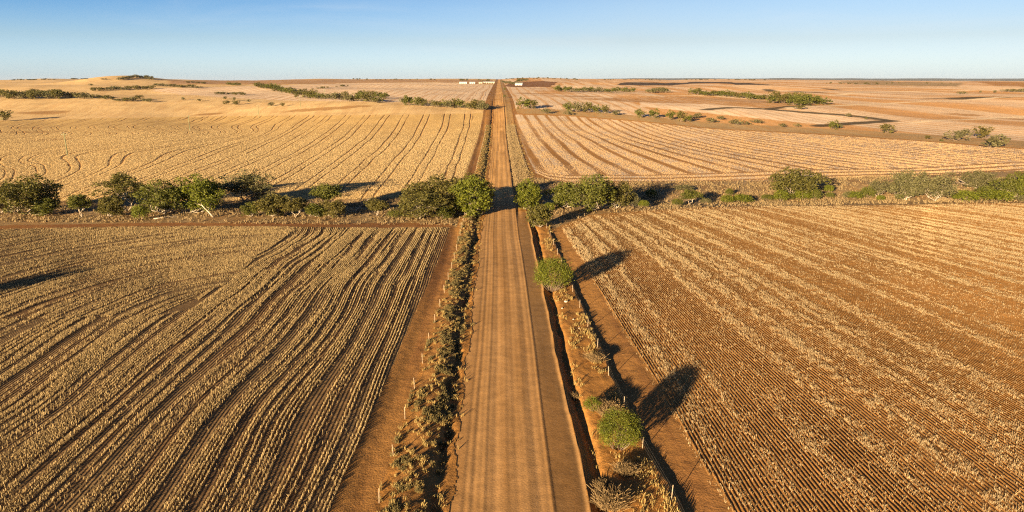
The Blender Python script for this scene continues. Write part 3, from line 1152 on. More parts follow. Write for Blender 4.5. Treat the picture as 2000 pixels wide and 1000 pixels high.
# pale tufts on both verges
N = 6500
y0 = 34 + 400 * rng.uniform(0, 1, N) ** 1.8
side = rng.uniform(0, 1, N)
x0 = np.where(side < .34, rng.uniform(-5.2, -3.3, N), np.where(side < .8, rng.uniform(7.6, 11.4, N), fence_right(y0) - np.abs(rng.normal(.1, .6, N))))
kk = (fbm(x0 / 1.5, y0 / 4., 96, 3) > .54) & (np.abs(y0 - 165) > 6)
kk &= (x0 > -3.3) | (rng.uniform(0, 1, N) < .3)
x0, y0 = x0[kk], y0[kk]
tufts('grass', x0, y0, .30 * rng.uniform(.4, 1.5, len(x0)), .06, 6, M_DRY, 'dry straw coloured tufts on the bare orange verges of the road')
# gold grass on the right verge past the creek
N = 9000
y0 = rng.uniform(180, 430, N)
x0 = rng.uniform(4.3, 9.4, N)
tufts('grass', x0, y0, .35 * rng.uniform(.4, 1.3, N), .14, 4, M_GREYGRASS, 'golden grass on the right verge beyond the creek')

exec_trees = True

# ------------------------------------------------------------------ trees
def leaf_quads(P, size, rnd, up=.35, asp=.55):
    N = len(P)
    d = rnd.normal(0, 1, (N, 3))
    d /= np.linalg.norm(d, axis=1)[:, None]
    nrm = rnd.normal(0, 1, (N, 3))
    nrm[:, 2] += up
    t = np.cross(d, nrm)
    t /= np.maximum(np.linalg.norm(t, axis=1), 1e-6)[:, None]
    b = np.cross(t, nrm)
    b /= np.maximum(np.linalg.norm(b, axis=1), 1e-6)[:, None]
    s = (size * rnd.uniform(.6, 1.4, N))[:, None]
    t = t * s * .5
    b = b * s * .5 * asp
    V = np.stack([P - t, P - b * .9 + t * .1, P + t, P + b * .9 + t * .1], 1).reshape(-1, 3)
    return V, np.arange(4 * N).reshape(-1, 4)


def gum_tree(seed, H, W, stems, crown_lo, n_clump, per, leaf, clump_r, shell=.5, trunk_r=.2, leaf_mat=None, bark=None, lean=.0, near=True):
    """a mallee gum: pale forking stems and a crown of separate leaf clumps; returns (trunk mesh, crown mesh, H, W)"""
    rd = np.random.default_rng(seed)
    mb = MB()
    cz = (crown_lo + 1) * .5 * H
    rz = (1 - crown_lo) * .5 * H
    tips = []
    while len(tips) < n_clump:
        p = rd.normal(0, 1, 3)
        p /= np.linalg.norm(p)
        r = rd.uniform(shell, 1) if rd.uniform() < .8 else rd.uniform(.2, 1)
        q = p * r
        if q[2] < -.85:
            continue
        az = math.atan2(q[1], q[0])
        lob = 1 + .20 * math.sin(az * 2 + seed) + .14 * math.sin(az * 3 + seed * 1.7)
        tips.append((q[0] * W * .5 * lob * .86 + lean * H * .3, q[1] * W * .5 * lob * .86, cz + q[2] * rz * (.9 + .12 * math.sin(az * 2.3 + seed))))
    tips = np.array(tips)
    nodes = []
    for s_ in range(stems):
        a = 2 * math.pi * (s_ + rd.uniform(-.3, .3)) / stems
        reach = W * (.10 if stems == 1 else .22) * rd.uniform(.7, 1.3)
        hf = H * crown_lo * rd.uniform(1.0, 1.5) + .12 * H
        pts = [(0, 0, -.15)]
        for k in range(1, 5):
            f = k / 4
            pts.append((math.cos(a) * reach * f ** 1.2 + rd.normal(0, .02) * H + lean * H * .25 * f, math.sin(a) * reach * f ** 1.2 + rd.normal(0, .02) * H, hf * f))
        r0 = trunk_r * rd.uniform(.7, 1.1)
        mb.tube(pts, [r0 * (1 - .45 * k / 4) * (1.25 if k == 0 else 1) for k in range(5)], 6)
        for k in (2, 3, 4):
            nodes.append((np.array(pts[k]), r0 * (1 - .45 * k / 4)))
    big = []
    for a, r in list(nodes):
        for _ in range(2):
            t = tips[rd.integers(len(tips))]
            e = a + (t - a) * rd.uniform(.45, .7)
            m = (a + e) / 2 + rd.normal(0, .03 * H, 3)
            mb.tube([a, m, e], [r * .62, r * .45, r * .28], 5)
            big.append((e, r * .30))
    allp = np.array([b[0] for b in big + nodes])
    allr = [b[1] for b in big] + [b[1] * .5 for b in nodes]
    for t in tips:
        d = np.linalg.norm(allp - t, axis=1) + rd.uniform(0, .1 * H, len(allp))
        i = int(np.argmin(d))
        a = allp[i]
        m = (a + t) / 2 + rd.normal(0, .025 * H, 3) + np.array((0, 0, -.03 * H))
        mb.tube([a, m, t], [allr[i] * .7, allr[i] * .45, allr[i] * .15], 4)
    P = []
    for t in tips:
        k = rd.uniform(.6, 1.35)
        m = int(per * k ** 1.5)
        q = rd.normal(0, 1, (m, 3))
        q /= np.linalg.norm(q, axis=1)[:, None]
        q *= rd.uniform(.25, 1, m)[:, None] ** .45
        q[:, 2] *= .72
        q[:, 2] -= .12 * (q[:, 0] ** 2 + q[:, 1] ** 2)
        P.append(t + q * clump_r * k)
    P = np.concatenate(P)
    V, F = leaf_quads(P, leaf, rd)
    return (mb.mesh('trunk', bark or M_BARK, True), mesh_np('crown', V, F, leaf_mat), H, W)


def dome_shrub(seed, H, W, n_clump, per, leaf, leaf_mat, bark, rough=.16, low=.06, clump=.17):
    """a dense rounded shrub: leaf sprays packed over a dome, short dark stems below"""
    rd = np.random.default_rng(seed)
    mb = MB()
    P = []
    for i in range(n_clump):
        z = 1 - 1.55 * (i + .5) / n_clump
        a = i * 2.39996 + rd.uniform(-.3, .3)
        r = math.sqrt(max(0, 1 - z * z))
        k = 1 + rough * (1.6 * (vnoise(np.array(2 + 2.2 * r * math.cos(a)), np.array(5 + 2.2 * r * math.sin(a) + 3 * z), seed) - .5)) + rd.normal(0, .04)
        c = np.array((r * math.cos(a) * W * .43 * k, r * math.sin(a) * W * .43 * k, H * (low + (1 - low) * (.5 + .43 * z * k))))
        if z < -.35:
            c[2] = max(c[2], H * low * 1.2)
        m = int(per * rd.uniform(.6, 1.4))
        q = rd.normal(0, 1, (m, 3)) * np.array((W, W, H * 1.1)) * clump * .5
        out = np.array((c[0] / W, c[1] / W, (c[2] - H * .4) / H))
        out /= max(np.linalg.norm(out), 1e-5)
        q += out[None] * (rd.uniform(-.6, .5, m) * W * clump * .5)[:, None]
        P.append(c + q)
        if i % 7 == 0:
            b = np.array((c[0] * .15, c[1] * .15, -.1))
            mm_ = (b + c) / 2 + rd.normal(0, .04, 3) * W
            mb.tube([b, mm_, c * .93], [W * .012, W * .008, W * .003], 4)
    mb.tube([(0, 0, -.15), (W * .01, 0, H * .2), (W * .03, W * .02, H * .45)], [W * .022, W * .018, W * .010], 6)
    P = np.concatenate(P)
    P[:, 2] = np.maximum(P[:, 2], .04)
    V, F = leaf_quads(P, leaf, rd, .5, .5)
    return (mb.mesh('trunk', bark, True), mesh_np('crown', V, F, leaf_mat), H, W)


TREES = {
    'broad': [gum_tree(11, 8, 10, 3, .04, 82, 80, .40, 1.10, .5, .15, M_LEAF_OLIVE, M_BARK), gum_tree(12, 8, 10, 4, .02, 86, 80, .40, 1.10, .45, .14, M_LEAF_GREEN, M_BARK),
              gum_tree(13, 8, 10, 3, .05, 80, 80, .40, 1.15, .45, .15, M_LEAF_OLIVE, M_BARK)],
    'bright': [gum_tree(21, 8, 9.5, 3, -.06, 120, 85, .40, 1.1, .42, .14, M_LEAF_BRIGHT, M_BARK), gum_tree(22, 8, 9.5, 3, -.06, 120, 85, .40, 1.1, .42, .15, M_LEAF_BRIGHT, M_BARK)],
    'tall': [gum_tree(31, 9, 6.5, 2, .20, 54, 66, .36, .95, .4, .14, M_LEAF_OLIVE, M_BARK), gum_tree(32, 9, 6.5, 3, .14, 58, 62, .36, .95, .4, .13, M_LEAF_GREY, M_BARK)],
    'umbrella': [gum_tree(41, 6, 5.5, 2, .30, 44, 75, .34, .8, .45, .12, M_LEAF_GREEN, M_BARK), gum_tree(42, 6, 5.5, 2, .24, 46, 75, .34, .8, .45, .12, M_LEAF_OLIVE, M_BARK)],
    'bushy': [gum_tree(51, 5, 6, 4, .0, 70, 80, .34, .80, .45, .09, M_LEAF_OLIVE, M_BARK), gum_tree(52, 5, 6, 4, .0, 70, 80, .34, .80, .45, .09, M_LEAF_GREEN, M_BARK)],
    'grey': [gum_tree(61, 7, 9, 4, .05, 80, 82, .36, 1.05, .45, .12, M_LEAF_GREY, M_BARK), gum_tree(62, 7, 8, 3, .12, 58, 62, .36, 1.0, .45, .12, M_LEAF_GREY, M_BARK)],
    'shrub': [dome_shrub(71, 2.4, 3.2, 80, 26, .26, M_LEAF_BRIGHT, M_BARKD), dome_shrub(72, 2.4, 3.2, 80, 26, .26, M_LEAF_GREEN, M_BARKD, .3)],
    'greyshrub': [dome_shrub(73, 2.0, 3.2, 60, 22, .26, M_LEAF_GREY, M_BARKD, .4)],
}
_cnt = {}


def place(kind, px, py, hpx, wpx, label, group=None, var=None, rz=None, name=None, cat=None):
    lst = TREES[kind]
    i = _cnt.get(kind, 0)
    _cnt[kind] = i + 1
    tm, cmh, H, W = lst[(i if var is None else var) % len(lst)]
    x, y, z = spot(px, py)
    z = float(ground_z(x, y))
    dp = depth(x, y, z)
    hm = hpx * dp / FPX * 1.02
    wm = wpx * dp / FPX
    shrub = 'shrub' in kind
    k_w = 1.0 if (shrub or kind == 'grey') else (1.38 if px < 900 else 1.2)
    hpx = hpx * (1.1 if (px < 900 or kind == 'grey') and not shrub else 1.0)
    o = thing(name or ('shrub' if shrub else 'gum_tree'), label, cat or ('shrub' if shrub else 'tree'), (x, y, z), (i * 2.399 if rz is None else rz), group, (k_w * wm / W, k_w * wm / W, hm / H))
    obj('trunk', tm, o)
    obj('crown', cmh, o)
    return o


GL = 'trees and shrubs along the creek left of the road'
GR = 'trees and shrubs along the creek right of the road'
CREEK_L = [
    ('bushy', 4, 416, 66, 30, 'dark green gum cut by the left edge of the photo, at the creek'),
    ('broad', 55, 419, 78, 98, 'large olive brown gum near the left edge, widest of the trees at that end'),
    ('bushy', 88, 421, 34, 50, 'low olive bush under the right side of the large gum near the left edge'),
    ('umbrella', 160, 424, 46, 38, 'small gum with a bare white forked trunk right of the large left gum'),
    ('bushy', 220, 424, 42, 44, 'short gum with a pale trunk standing left in front of the tall sparse gum'),
    ('tall', 248, 413, 77, 68, 'tall sparse gum with thin top and twisted pale trunk in the left tree line'),
    ('shrub', 274, 430, 28, 27, 'small dark green rounded shrub standing in front of the left tree line'),
    ('broad', 322, 418, 69, 72, 'olive gum with many low pale crooked branches, right of the tall sparse gum'),
    ('bright', 393, 413, 72, 76, 'bright green gum with hanging clumps above a fallen white trunk'),
    ('tall', 490, 402, 72, 88, 'grey thin-topped gum with a dark lower crown, midway along the left tree line'),
    ('bushy', 490, 423, 30, 27, 'small grey green bush in front of the grey thin-topped gum'),
    ('bushy', 533, 423, 46, 48, 'olive bushy gum right in front of the grey thin-topped gum'),
    ('umbrella', 577, 424, 40, 40, 'small leaning gum with one long white trunk, midway along the left tree line'),
    ('umbrella', 641, 408, 50, 46, 'umbrella shaped gum standing back by the far field with a long shadow'),
    ('bushy', 616, 423, 27, 40, 'low green bush below and left of the umbrella shaped gum'),
    ('bushy', 652, 424, 37, 40, 'olive bushy gum directly in front of the umbrella shaped gum'),
    ('umbrella', 737, 423, 36, 38, 'lone small gum with short white stems, nearest left of the big roadside clump'),
    ('shrub', 772, 425, 14, 28, 'lowest green shrub at the left foot of the big roadside clump'),
    ('broad', 818, 427, 56, 90, 'wide olive gum at the left front of the big clump by the road'),
    ('broad', 856, 410, 68, 104, 'olive gum behind the middle of the big clump by the left roadside'),
    ('bushy', 873, 426, 26, 34, 'small dark bush in the gap at the front of the big roadside clump'),
    ('tall', 915, 399, 60, 72, 'greyish twiggy gum behind the bright gum at the left roadside'),
    ('bright', 925, 421, 76, 90, 'bright yellow green gum on the left roadside whose shadow crosses the road'),
]
CREEK_R = [
    ('bright', 1031, 409, 60, 50, 'slender green gum with a white slanting trunk on the right edge of the road'),
    ('bushy', 1054, 444, 48, 46, 'round green gum just in front of the slender roadside gum on the right'),
    ('shrub', 1072, 412, 16, 20, 'small dark shrub touching the right side of the nearest green gum'),
    ('bushy', 1105, 406, 50, 58, 'left outlying part of the large gum clump, leaning out over a bare white limb'),
    ('broad', 1160, 411, 72, 100, 'largest gum right of the road, with two white trunks in the middle'),
    ('broad', 1203, 407, 56, 56, 'darker gum crowding the right side of the largest gum'),
    ('grey', 1236, 404, 30, 30, 'low grey green bush at the right end of the large gum clump'),
    ('shrub', 1271, 386, 16, 20, 'dark shrub standing inside the long shadow of the large gum clump'),
    ('shrub', 1257, 405, 13, 19, 'small green shrub in front of the long shadow of the large gum clump'),
    ('shrub', 1323, 402, 14, 19, 'small green dome shrub at the left foot of a little gum with a white trunk'),
    ('umbrella', 1346, 400, 30, 38, 'little yellow green gum with a short white trunk, alone in the dry grass'),
    ('greyshrub', 1335, 372, 10, 34, 'flat grey bush behind the little yellow green gum'),
    ('greyshrub', 1378, 398, 11, 19, 'grey thin shrub right of the little yellow green gum'),
    ('shrub', 1420, 397, 15, 22, 'left one of the two green dome shrubs side by side in the dry grass'),
    ('shrub', 1424, 382, 13, 14, 'small green shrub just behind the pair of dome shrubs'),
    ('shrub', 1449, 396, 15, 36, 'wide green dome shrub, right one of the pair in the dry grass'),
    ('shrub', 1498, 391, 11, 20, 'pale low shrub well left of the big dome crowned gum'),
    ('broad', 1554, 386, 60, 92, 'big dome crowned gum with bare white limbs, right of the middle of the photo'),
    ('shrub', 1524, 393, 20, 26, 'green shrub at the left foot of the big dome crowned gum'),
    ('shrub', 1543, 391, 13, 15, 'smallest shrub in front of the big dome crowned gum'),
    ('shrub', 1567, 391, 20, 28, 'yellow green shrub at the middle foot of the big dome crowned gum'),
    ('shrub', 1590, 391, 21, 24, 'dark green dome shrub at the right foot of the big dome crowned gum'),
    ('shrub', 1618, 376, 14, 18, 'upper of two shrubs just right of the big dome crowned gum'),
    ('shrub', 1621, 387, 11, 15, 'lower of two shrubs just right of the big dome crowned gum'),
    ('greyshrub', 1654, 388, 13, 16, 'thin grey shrub left of the yellow dome shrub'),
    ('shrub', 1668, 389, 14, 26, 'yellow green dome shrub beside the darkest round shrub'),
    ('grey', 1714, 386, 38, 50, 'sparse grey gum with a forked white trunk behind the darkest round shrub'),
    ('shrub', 1693, 387, 21, 24, 'darkest round shrub, at the foot of the sparse grey gum'),
    ('shrub', 1719, 392, 10, 15, 'little pale shrub right of the forked white trunk'),
    ('grey', 1768, 391, 60, 76, 'loose grey green gum with low white limbs, left half of the grey clump'),
    ('grey', 1825, 394, 58, 88, 'dense grey green gum reaching to the ground, right half of the grey clump'),
    ('shrub', 1756, 391, 12, 13, 'little dark round shrub under the loose grey green gum'),
    ('shrub', 1885, 393, 20, 44, 'bright green wide shrub just right of the dense grey gum'),
    ('grey', 1912, 372, 40, 68, 'leaning grey gum with bare white limbs behind the bright shrubs at right'),
    ('shrub', 1925, 384, 20, 32, 'dark green shrub under the leaning grey gum'),
    ('shrub', 1947, 393, 20, 50, 'widest bright green shrub near the right edge'),
    ('broad', 1977, 389, 54, 62, 'olive gum with a white trunk at the right edge'),
    ('bright', 2012, 391, 66, 52, 'gum cut by the right edge of the photo'),
    ('greyshrub', 1994, 393, 9, 18, 'low shrub at the right edge below the olive gum'),
]
for k, px, py, h, w, lab in CREEK_L:
    place(k, px, py, h, w, lab, GL)
for k, px, py, h, w, lab in CREEK_R:
    place(k, px, py, h, w, lab, GR)
# the tree out to the left whose shadow lies across the stubble
x, y = -93.0, 73.0
tm, cmh, H, W = TREES['bushy'][0]
o = thing('gum_tree', 'lone gum off to the left, known by its shadow on the stubble', 'tree', (x, y, float(terrain(x, y))), 1.0, None, (1.15, 1.15, 1.75))
obj('trunk', tm, o)
obj('crown', cmh, o)

# the two near bushes on the right verge, in finer leaf
b1 = dome_shrub(81, 4.6, 5.4, 260, 46, .17, M_LEAF_BRIGHT, M_BARKD, .16, .10, .13)
b2 = dome_shrub(82, 4.0, 4.4, 280, 50, .14, M_LEAF_BRIGHT, M_BARKD, .24, .05, .11)
b3 = dome_shrub(83, 1.5, 2.0, 70, 36, .12, M_LEAF_BRIGHT, M_BARKD, .4, .05, .16)
for (tm, cmh, H, W), (px, py), hm, wm, lab in ((b1, (1079, 566), 4.9, 5.3, 'large round bright green bush on the right verge, throwing a pointed shadow over the field'),
                                            (b2, (1209, 878), 3.3, 3.6, 'bright green bush by the right fence near the bottom of the photo'),
                                            (b3, (1158, 804), 1.3, 1.7, 'small green bush between the ditch and the larger bush near the bottom')):
    x, y, z = spot(px, py)
    o = thing('bush', lab, 'bush', (x, y, z), 0, 'green bushes on the right verge', (wm / W, wm / W, hm / H))
    obj('trunk', tm, o)
    obj('crown', cmh, o)


def twig_shrub(seed, H, W, nb):
    rd = np.random.default_rng(seed)
    a = rd.uniform(0, 2 * np.pi, nb)
    r = np.sqrt(rd.uniform(0, 1, nb)) * W * .38
    px, py = np.cos(a) * r, np.sin(a) * r
    pz = rd.uniform(0, .35, nb) * H * (1 - (r / (W * .5)) ** 2)
    V, F = blades(px, py, pz, np.full(nb, H * .6), .022, 3, .7, .10, rd)
    return mesh_np('bush', V, F, M_TWIG)


for i, (px, py, H, W, lab) in enumerate(((1163, 706, .9, 1.6, 'pale dead bush against the right fence, above the small green bush'), (1187, 808, 1.2, 2.3, 'grey leafless bush behind the bright green bush near the bottom'),
                                         (1192, 985, 1.1, 2.6, 'grey brown dry bush at the bottom of the photo on the right verge'), (1222, 925, .8, 1.6, 'thin dry bush between the bright bush and the bottom of the photo'),
                                         (1122, 770, .6, 1.3, 'small dry bush at the edge of the right ditch'), (1178, 950, .7, 1.5, 'dry grey bush left of the thin one near the bottom'))):
    x, y, z = spot(px, py)
    o = obj('dry_bush', twig_shrub(200 + i, H, W, 900), None, lab, 'bush', 'dry bushes on the right verge')
    o.location = (x, y, z)

# ------------------------------------------------------------------ dead white limbs on the creek flat
def dead_limb(seed, L, bare_up):
    rd = np.random.default_rng(seed)
    mb = MB()
    def br(p, d, l, r, lev):
        pts = [p]
        q = p
        dd = d
        for k in range(3):
            dd = dd + rd.normal(0, .16, 3)
            dd = dd / np.linalg.norm(dd)
            q = q + dd * l / 3
            q[2] = max(q[2], .05)
            pts.append(q.copy())
        mb.tube(pts, [r, r * .85, r * .65, r * .35], 5)
        if lev:
            for k in (1, 2, 3):
                e = dd + rd.normal(0, .6, 3)
                e[2] = abs(e[2]) * bare_up
                br(pts[k].copy(), e / np.linalg.norm(e), l * rd.uniform(.35, .6), r * .5, lev - 1)
    br(np.array((0, 0, .08)), np.array((.8, .15, .55 * bare_up)), L, L * .035, 2)
    return mb.mesh('limb', M_BARK, True)


for i, (px, py, L, up, rz, lab) in enumerate(((417, 425, 5.5, 1.0, 2.6, 'fallen white forked trunk under the bright green gum on the left'), (352, 417, 5.0, .4, .4, 'pale broken limbs lying under the olive gum with crooked branches'),
                                             (335, 414, 4.5, .7, 2.8, 'white dead limbs standing up left of the broken pale limbs'), (690, 415, 3.5, .9, .5, 'small white dead branch in the dark shade left of the lone small gum'),
                                             (1112, 406, 5.0, .8, 2.7, 'long bare white limb reaching out left of the largest gum on the right'), (1912, 372, 4.5, .9, 2.4, 'white bare limbs below the leaning grey gum at right'),
                                             (300, 428, 4.0, .2, .2, 'grey log lying on the flat right of the small dark green shrub'), (1868, 388, 4.5, 1.2, 1.2, 'upright white dead limb between the dense grey gum and the bright shrub'))):
    x, y, z = spot(px, py)
    o = obj('dead_branch', dead_limb(300 + i, L, up), None, lab, 'branch', 'dead white branches on the creek flat')
    o.location = (x, y, z)
    o.rotation_euler = (0, 0, rz)

# ------------------------------------------------------------------ small trees of the far country
def far_tree(seed, H, W, n_c, per, leaf, mat, lo=.0):
    tm, cmh, H, W = gum_tree(seed, H, W, 2, lo, n_c, per, leaf, W * .17, .4, .12, mat, M_BARKD)
    return tm, cmh, H, W


FAR = [far_tree(401, 6, 8, 20, 22, .85, M_LEAF_OLIVE), far_tree(402, 6, 8, 22, 22, .85, M_LEAF_GREEN), far_tree(403, 6, 8, 18, 20, .85, M_LEAF_GREY), far_tree(404, 6, 7, 20, 22, .8, M_LEAF_OLIVE, .12)]
FARJ = []
TREES_MASS = FAR[0][1]
for tm, cmh, H, W in FAR:
    nv = len(tm.vertices)
    vv = [tuple(v.co) for v in tm.vertices] + [tuple(v.co) for v in cmh.vertices]
    ff = [list(p.vertices) for p in tm.polygons] + [[nv + i for i in p.vertices] for p in cmh.polygons]
    me = bpy.data.meshes.new('far_tree')
    me.from_pydata(vv, [], ff)
    me.materials.append(tm.materials[0])
    me.materials.append(cmh.materials[0])
    me.polygons.foreach_set('material_index', np.array([0] * len(tm.polygons) + [1] * len(cmh.polygons), dtype=np.int32))
    me.update()
    FARJ.append((me, H, W))
rf = random.Random(5)


def belt(pts, n, h, w, label, group, var=(0, 1, 2, 3), jit=1.5, name='tree', far=8000.0):
    """n trees strung along a line of picture points (base of the trees)"""
    seg = [math.hypot(b[0] - a[0], b[1] - a[1]) for a, b in zip(pts[:-1], pts[1:])]
    tot = sum(seg) or 1.0
    for i in range(n):
        s = (i + rf.uniform(.15, .85)) / n * tot
        k = 0
        while k < len(seg) - 1 and s > seg[k]:
            s -= seg[k]
            k += 1
        f = s / seg[k] if seg and seg[k] else 0
        px = pts[k][0] + (pts[k + 1][0] - pts[k][0]) * f
        py = pts[k][1] + (pts[k + 1][1] - pts[k][1]) * f + rf.uniform(-jit, jit)
        single(px, py, h * rf.uniform(.7, 1.2), w * rf.uniform(.75, 1.25), label, group, rf.choice(var), name, far)


MASS = []


def mass(pts, n, h, w, jit=.5, far=3300.0):
    """far-off scrub that nobody could count: spots gathered for one object"""
    for i in range(n):
        f = rf.uniform(0, len(pts) - 1.001)
        k = int(f)
        f -= k
        px = pts[k][0] + (pts[k + 1][0] - pts[k][0]) * f
        py = pts[k][1] + (pts[k + 1][1] - pts[k][1]) * f + rf.uniform(-jit, jit)
        MASS.append((px, py, h * rf.uniform(.5, 1.3), w * rf.uniform(.6, 1.4), far))


def single(px, py, h, w, label, group=None, v=0, name='tree', far=8000.0):
    me, H, W = FARJ[v]
    x, y, z = spot(px, py, far)
    z = float(ground_z(x, y))
    dp = depth(x, y, z)
    o = obj(name, me, None, label, 'tree' if name == 'tree' else 'shrub', group)
    o.location = (x, y, z)
    o.rotation_euler = (0, 0, rf.uniform(0, 6.28))
    o.scale = (w * dp / FPX / W, w * dp / FPX / W, h * dp / FPX / H)
    return o


# beyond the right creek: the second creek line
G2 = 'trees along the second creek right of the road'
for px, py, h, w, v, lab in (
        (1022, 213, 20, 34, 1, 'rounded green tree right of the road at the second creek, left of a twin'), (1042, 213, 16, 28, 0, 'right hand twin of the rounded green tree at the second creek by the road'),
        (1066, 222, 12, 22, 2, 'grey bush in front of the roadside twin trees at the second creek'), (1112, 219, 18, 26, 1, 'first tree of the thick group at the second creek'),
        (1128, 219, 22, 30, 2, 'tallest grey green tree of the thick group at the second creek'), (1148, 220, 19, 28, 0, 'olive tree in the middle of the thick group at the second creek'),
        (1166, 221, 15, 22, 1, 'dark green tree at the right of the thick group at the second creek'), (1182, 222, 16, 20, 0, 'last tree of the thick group at the second creek'),
        (1110, 225, 9, 17, 2, 'grey bush at the front left of the thick group at the second creek'), (1203, 225, 10, 22, 2, 'low bush alone right of the thick group at the second creek'),
        (1250, 230, 16, 22, 1, 'first of two round trees before the gap along the second creek'), (1278, 231, 17, 24, 1, 'second of two round trees before the gap along the second creek'),
        (1308, 234, 17, 20, 1, 'round tree just after the gap along the second creek'), (1328, 238, 20, 24, 0, 'tallest tree after the gap along the second creek'),
        (1343, 238, 14, 18, 1, 'small tree hugging the right of the tallest tree after the gap'), (1362, 231, 11, 24, 2, 'grey dome bush set back behind the row on the second creek'),
        (1388, 240, 11, 26, 2, 'grey bush in front of the two set back ones on the second creek'), (1407, 234, 9, 18, 2, 'small grey bush set back, right of the grey dome bush'),
        (1436, 244, 13, 27, 2, 'largest grey bush near the end of the second creek line'), (1457, 244, 8, 18, 2, 'small grey bush right of the largest grey one'),
        (1478, 241, 9, 26, 2, 'flat grey bush ending the second creek line'), (1528, 248, 8, 19, 2, 'left of two small bushes standing apart beyond the striped field'),
        (1557, 248, 8, 14, 2, 'right of two small bushes standing apart beyond the striped field'), (1628, 253, 17, 22, 1, 'bright green tree with a white trunk at the dark bent ditch'),
        (1640, 251, 10, 14, 2, 'grey bush touching the bright green tree at the dark bent ditch'), (1657, 229, 9, 15, 2, 'grey brown bush on the upper arm of the dark bent ditch'),
        (1562, 214, 8, 24, 3, 'brown bush in front of the dense right hand grove'), (1691, 234, 5, 6, 3, 'tiny pale stump like tree at the bend of the dark ditch'),
        (1729, 260, 17, 34, 0, 'wide olive tree alone right of the dark bent ditch'), (1812, 272, 7, 14, 3, 'small brown bush in the open left of the right hand tree group'),
        (1839, 276, 4, 8, 1, 'tiny green bush left of the right hand tree group'), (1866, 275, 22, 38, 2, 'left tree of the open group near the right edge'),
        (1888, 266, 16, 32, 2, 'back tree in the middle of the open group near the right edge'), (1917, 270, 22, 40, 0, 'tree with white limbs in the open group near the right edge'),
        (1946, 289, 28, 58, 2, 'nearest and widest tree of the open group near the right edge')):
    single(px, py, h * 1.12, w * 1.15, lab, G2, v)

belt([(1084, 179), (1120, 179), (1180, 180), (1238, 180)], 19, 10.9, 20.3, 'small green tree in the row crossing the far fields right of the road', 'tree row far right of the road', (1, 1, 2), 1.0)
belt([(1264, 181), (1302, 181)], 7, 11.5, 18.8, 'small tree in the short row ending in a taller clump, far right of the road', 'short tree row far right', (1, 2), .8)
belt([(1348, 184), (1400, 187), (1440, 191), (1500, 196)], 17, 11.5, 23.2, 'tree in the thin left half of the long grove at right', 'long grove at right, left half', (1, 1, 0), 1.2)
belt([(1500, 200), (1540, 202), (1612, 204)], 12, 19.5, 34.8, 'tall tree with white trunk in the dense right end of the long grove', 'long grove at right, dense end', (1, 1, 0), 1.5)
belt([(1540, 206), (1580, 206)], 4, 17.2, 34.8, 'tree at the front of the dense right end of the long grove', 'long grove at right, front', (1,), 1.0)
belt([(1872, 184), (1888, 184)], 2, 6.9, 13.0, 'bush of the pair above the dark hollow at far right', 'pair of bushes above the dark hollow', (2,), .4)
single(1915, 181, 5, 8, 'single bush between the pair and the row at far right', None, 2)
single(1943, 181, 6, 10, 'rounder single bush just left of the row at far right', None, 2)
belt([(1962, 179), (2010, 180)], 6, 8.0, 17.4, 'bush in the row running off the right edge of the photo', 'bush row at the right edge', (2, 0), .5)
mass([(1600, 163), (1680, 164), (1760, 163), (1880, 164)], 27, 2.5, 6, .5, 8000.0)
# left of the road
belt([(782, 205), (800, 206), (860, 210), (905, 212)], 11, 17.2, 26.1, 'tree in the row from the field corner towards the road, left', 'second creek trees left of the road', (1, 0, 2), 1.0)
belt([(910, 213), (955, 215)], 6, 19.5, 27.6, 'white trunked tree at the road end of the left row', 'second creek trees at the left roadside', (0, 2), 1.0)
belt([(578, 190), (640, 194), (700, 198), (745, 201)], 22, 14.9, 26.1, 'tree in the front row of the long left grove', 'long left grove, front row', (0, 1, 2), 1.5)
belt([(700, 190), (752, 192)], 7, 12.6, 21.8, 'tree in the raised right end of the long left grove', 'long left grove, right end', (1, 0), 1.2)
belt([(500, 170), (540, 177), (585, 184)], 17, 10.3, 23.2, 'tree in the wooded gully running up left from the long grove', 'wooded gully left', (1, 0), 2.0)
mass([(585, 177), (640, 172), (690, 167)], 15, 3.5, 9, .5, 8000.0)
belt([(442, 166), (470, 167)], 4, 6.9, 13.0, 'tree of the dark knot on the far left paddock', 'dark knot of trees far left', (1,), .5)
belt([(365, 162), (400, 164)], 4, 4.6, 13.0, 'bush of the low line below the left skyline', 'low bush line far left', (2, 0), .5)
belt([(0, 193), (40, 193), (110, 193), (165, 193)], 19, 16.1, 31.9, 'dark tree of the thick belt at the left edge of the far paddock', 'thick left belt', (0, 2, 0), 1.5)
belt([(55, 184), (120, 186)], 7, 11.5, 26.1, 'tree at the back of the thick belt at the left edge', 'thick left belt, back', (0, 1), 1.5)
belt([(165, 193), (215, 194), (250, 198), (300, 198)], 11, 9.2, 21.8, 'scattered bush right of the thick left belt', 'scattered bushes right of the left belt', (2, 3), 2.5)
belt([(175, 178), (230, 176), (300, 174)], 16, 8.6, 18.8, 'tree of the straight row below the wooded knoll', 'row below the knoll', (2, 0), .8)
belt([(300, 167), (340, 170), (388, 173)], 12, 6.3, 15.9, 'dark bush of the row continuing right from below the knoll', 'row right of the knoll', (0, 2), .6)
belt([(232, 157), (265, 151.5), (302, 157)], 18, 6.5, 11.6, 'tree on the wooded knoll on the left skyline', 'trees on the knoll', (2, 0), 1.0)
belt([(420, 184), (480, 186)], 8, 5.2, 17.4, 'low bush of the strip between two paddocks left of the gully', 'low strip left', (0, 2), .6)
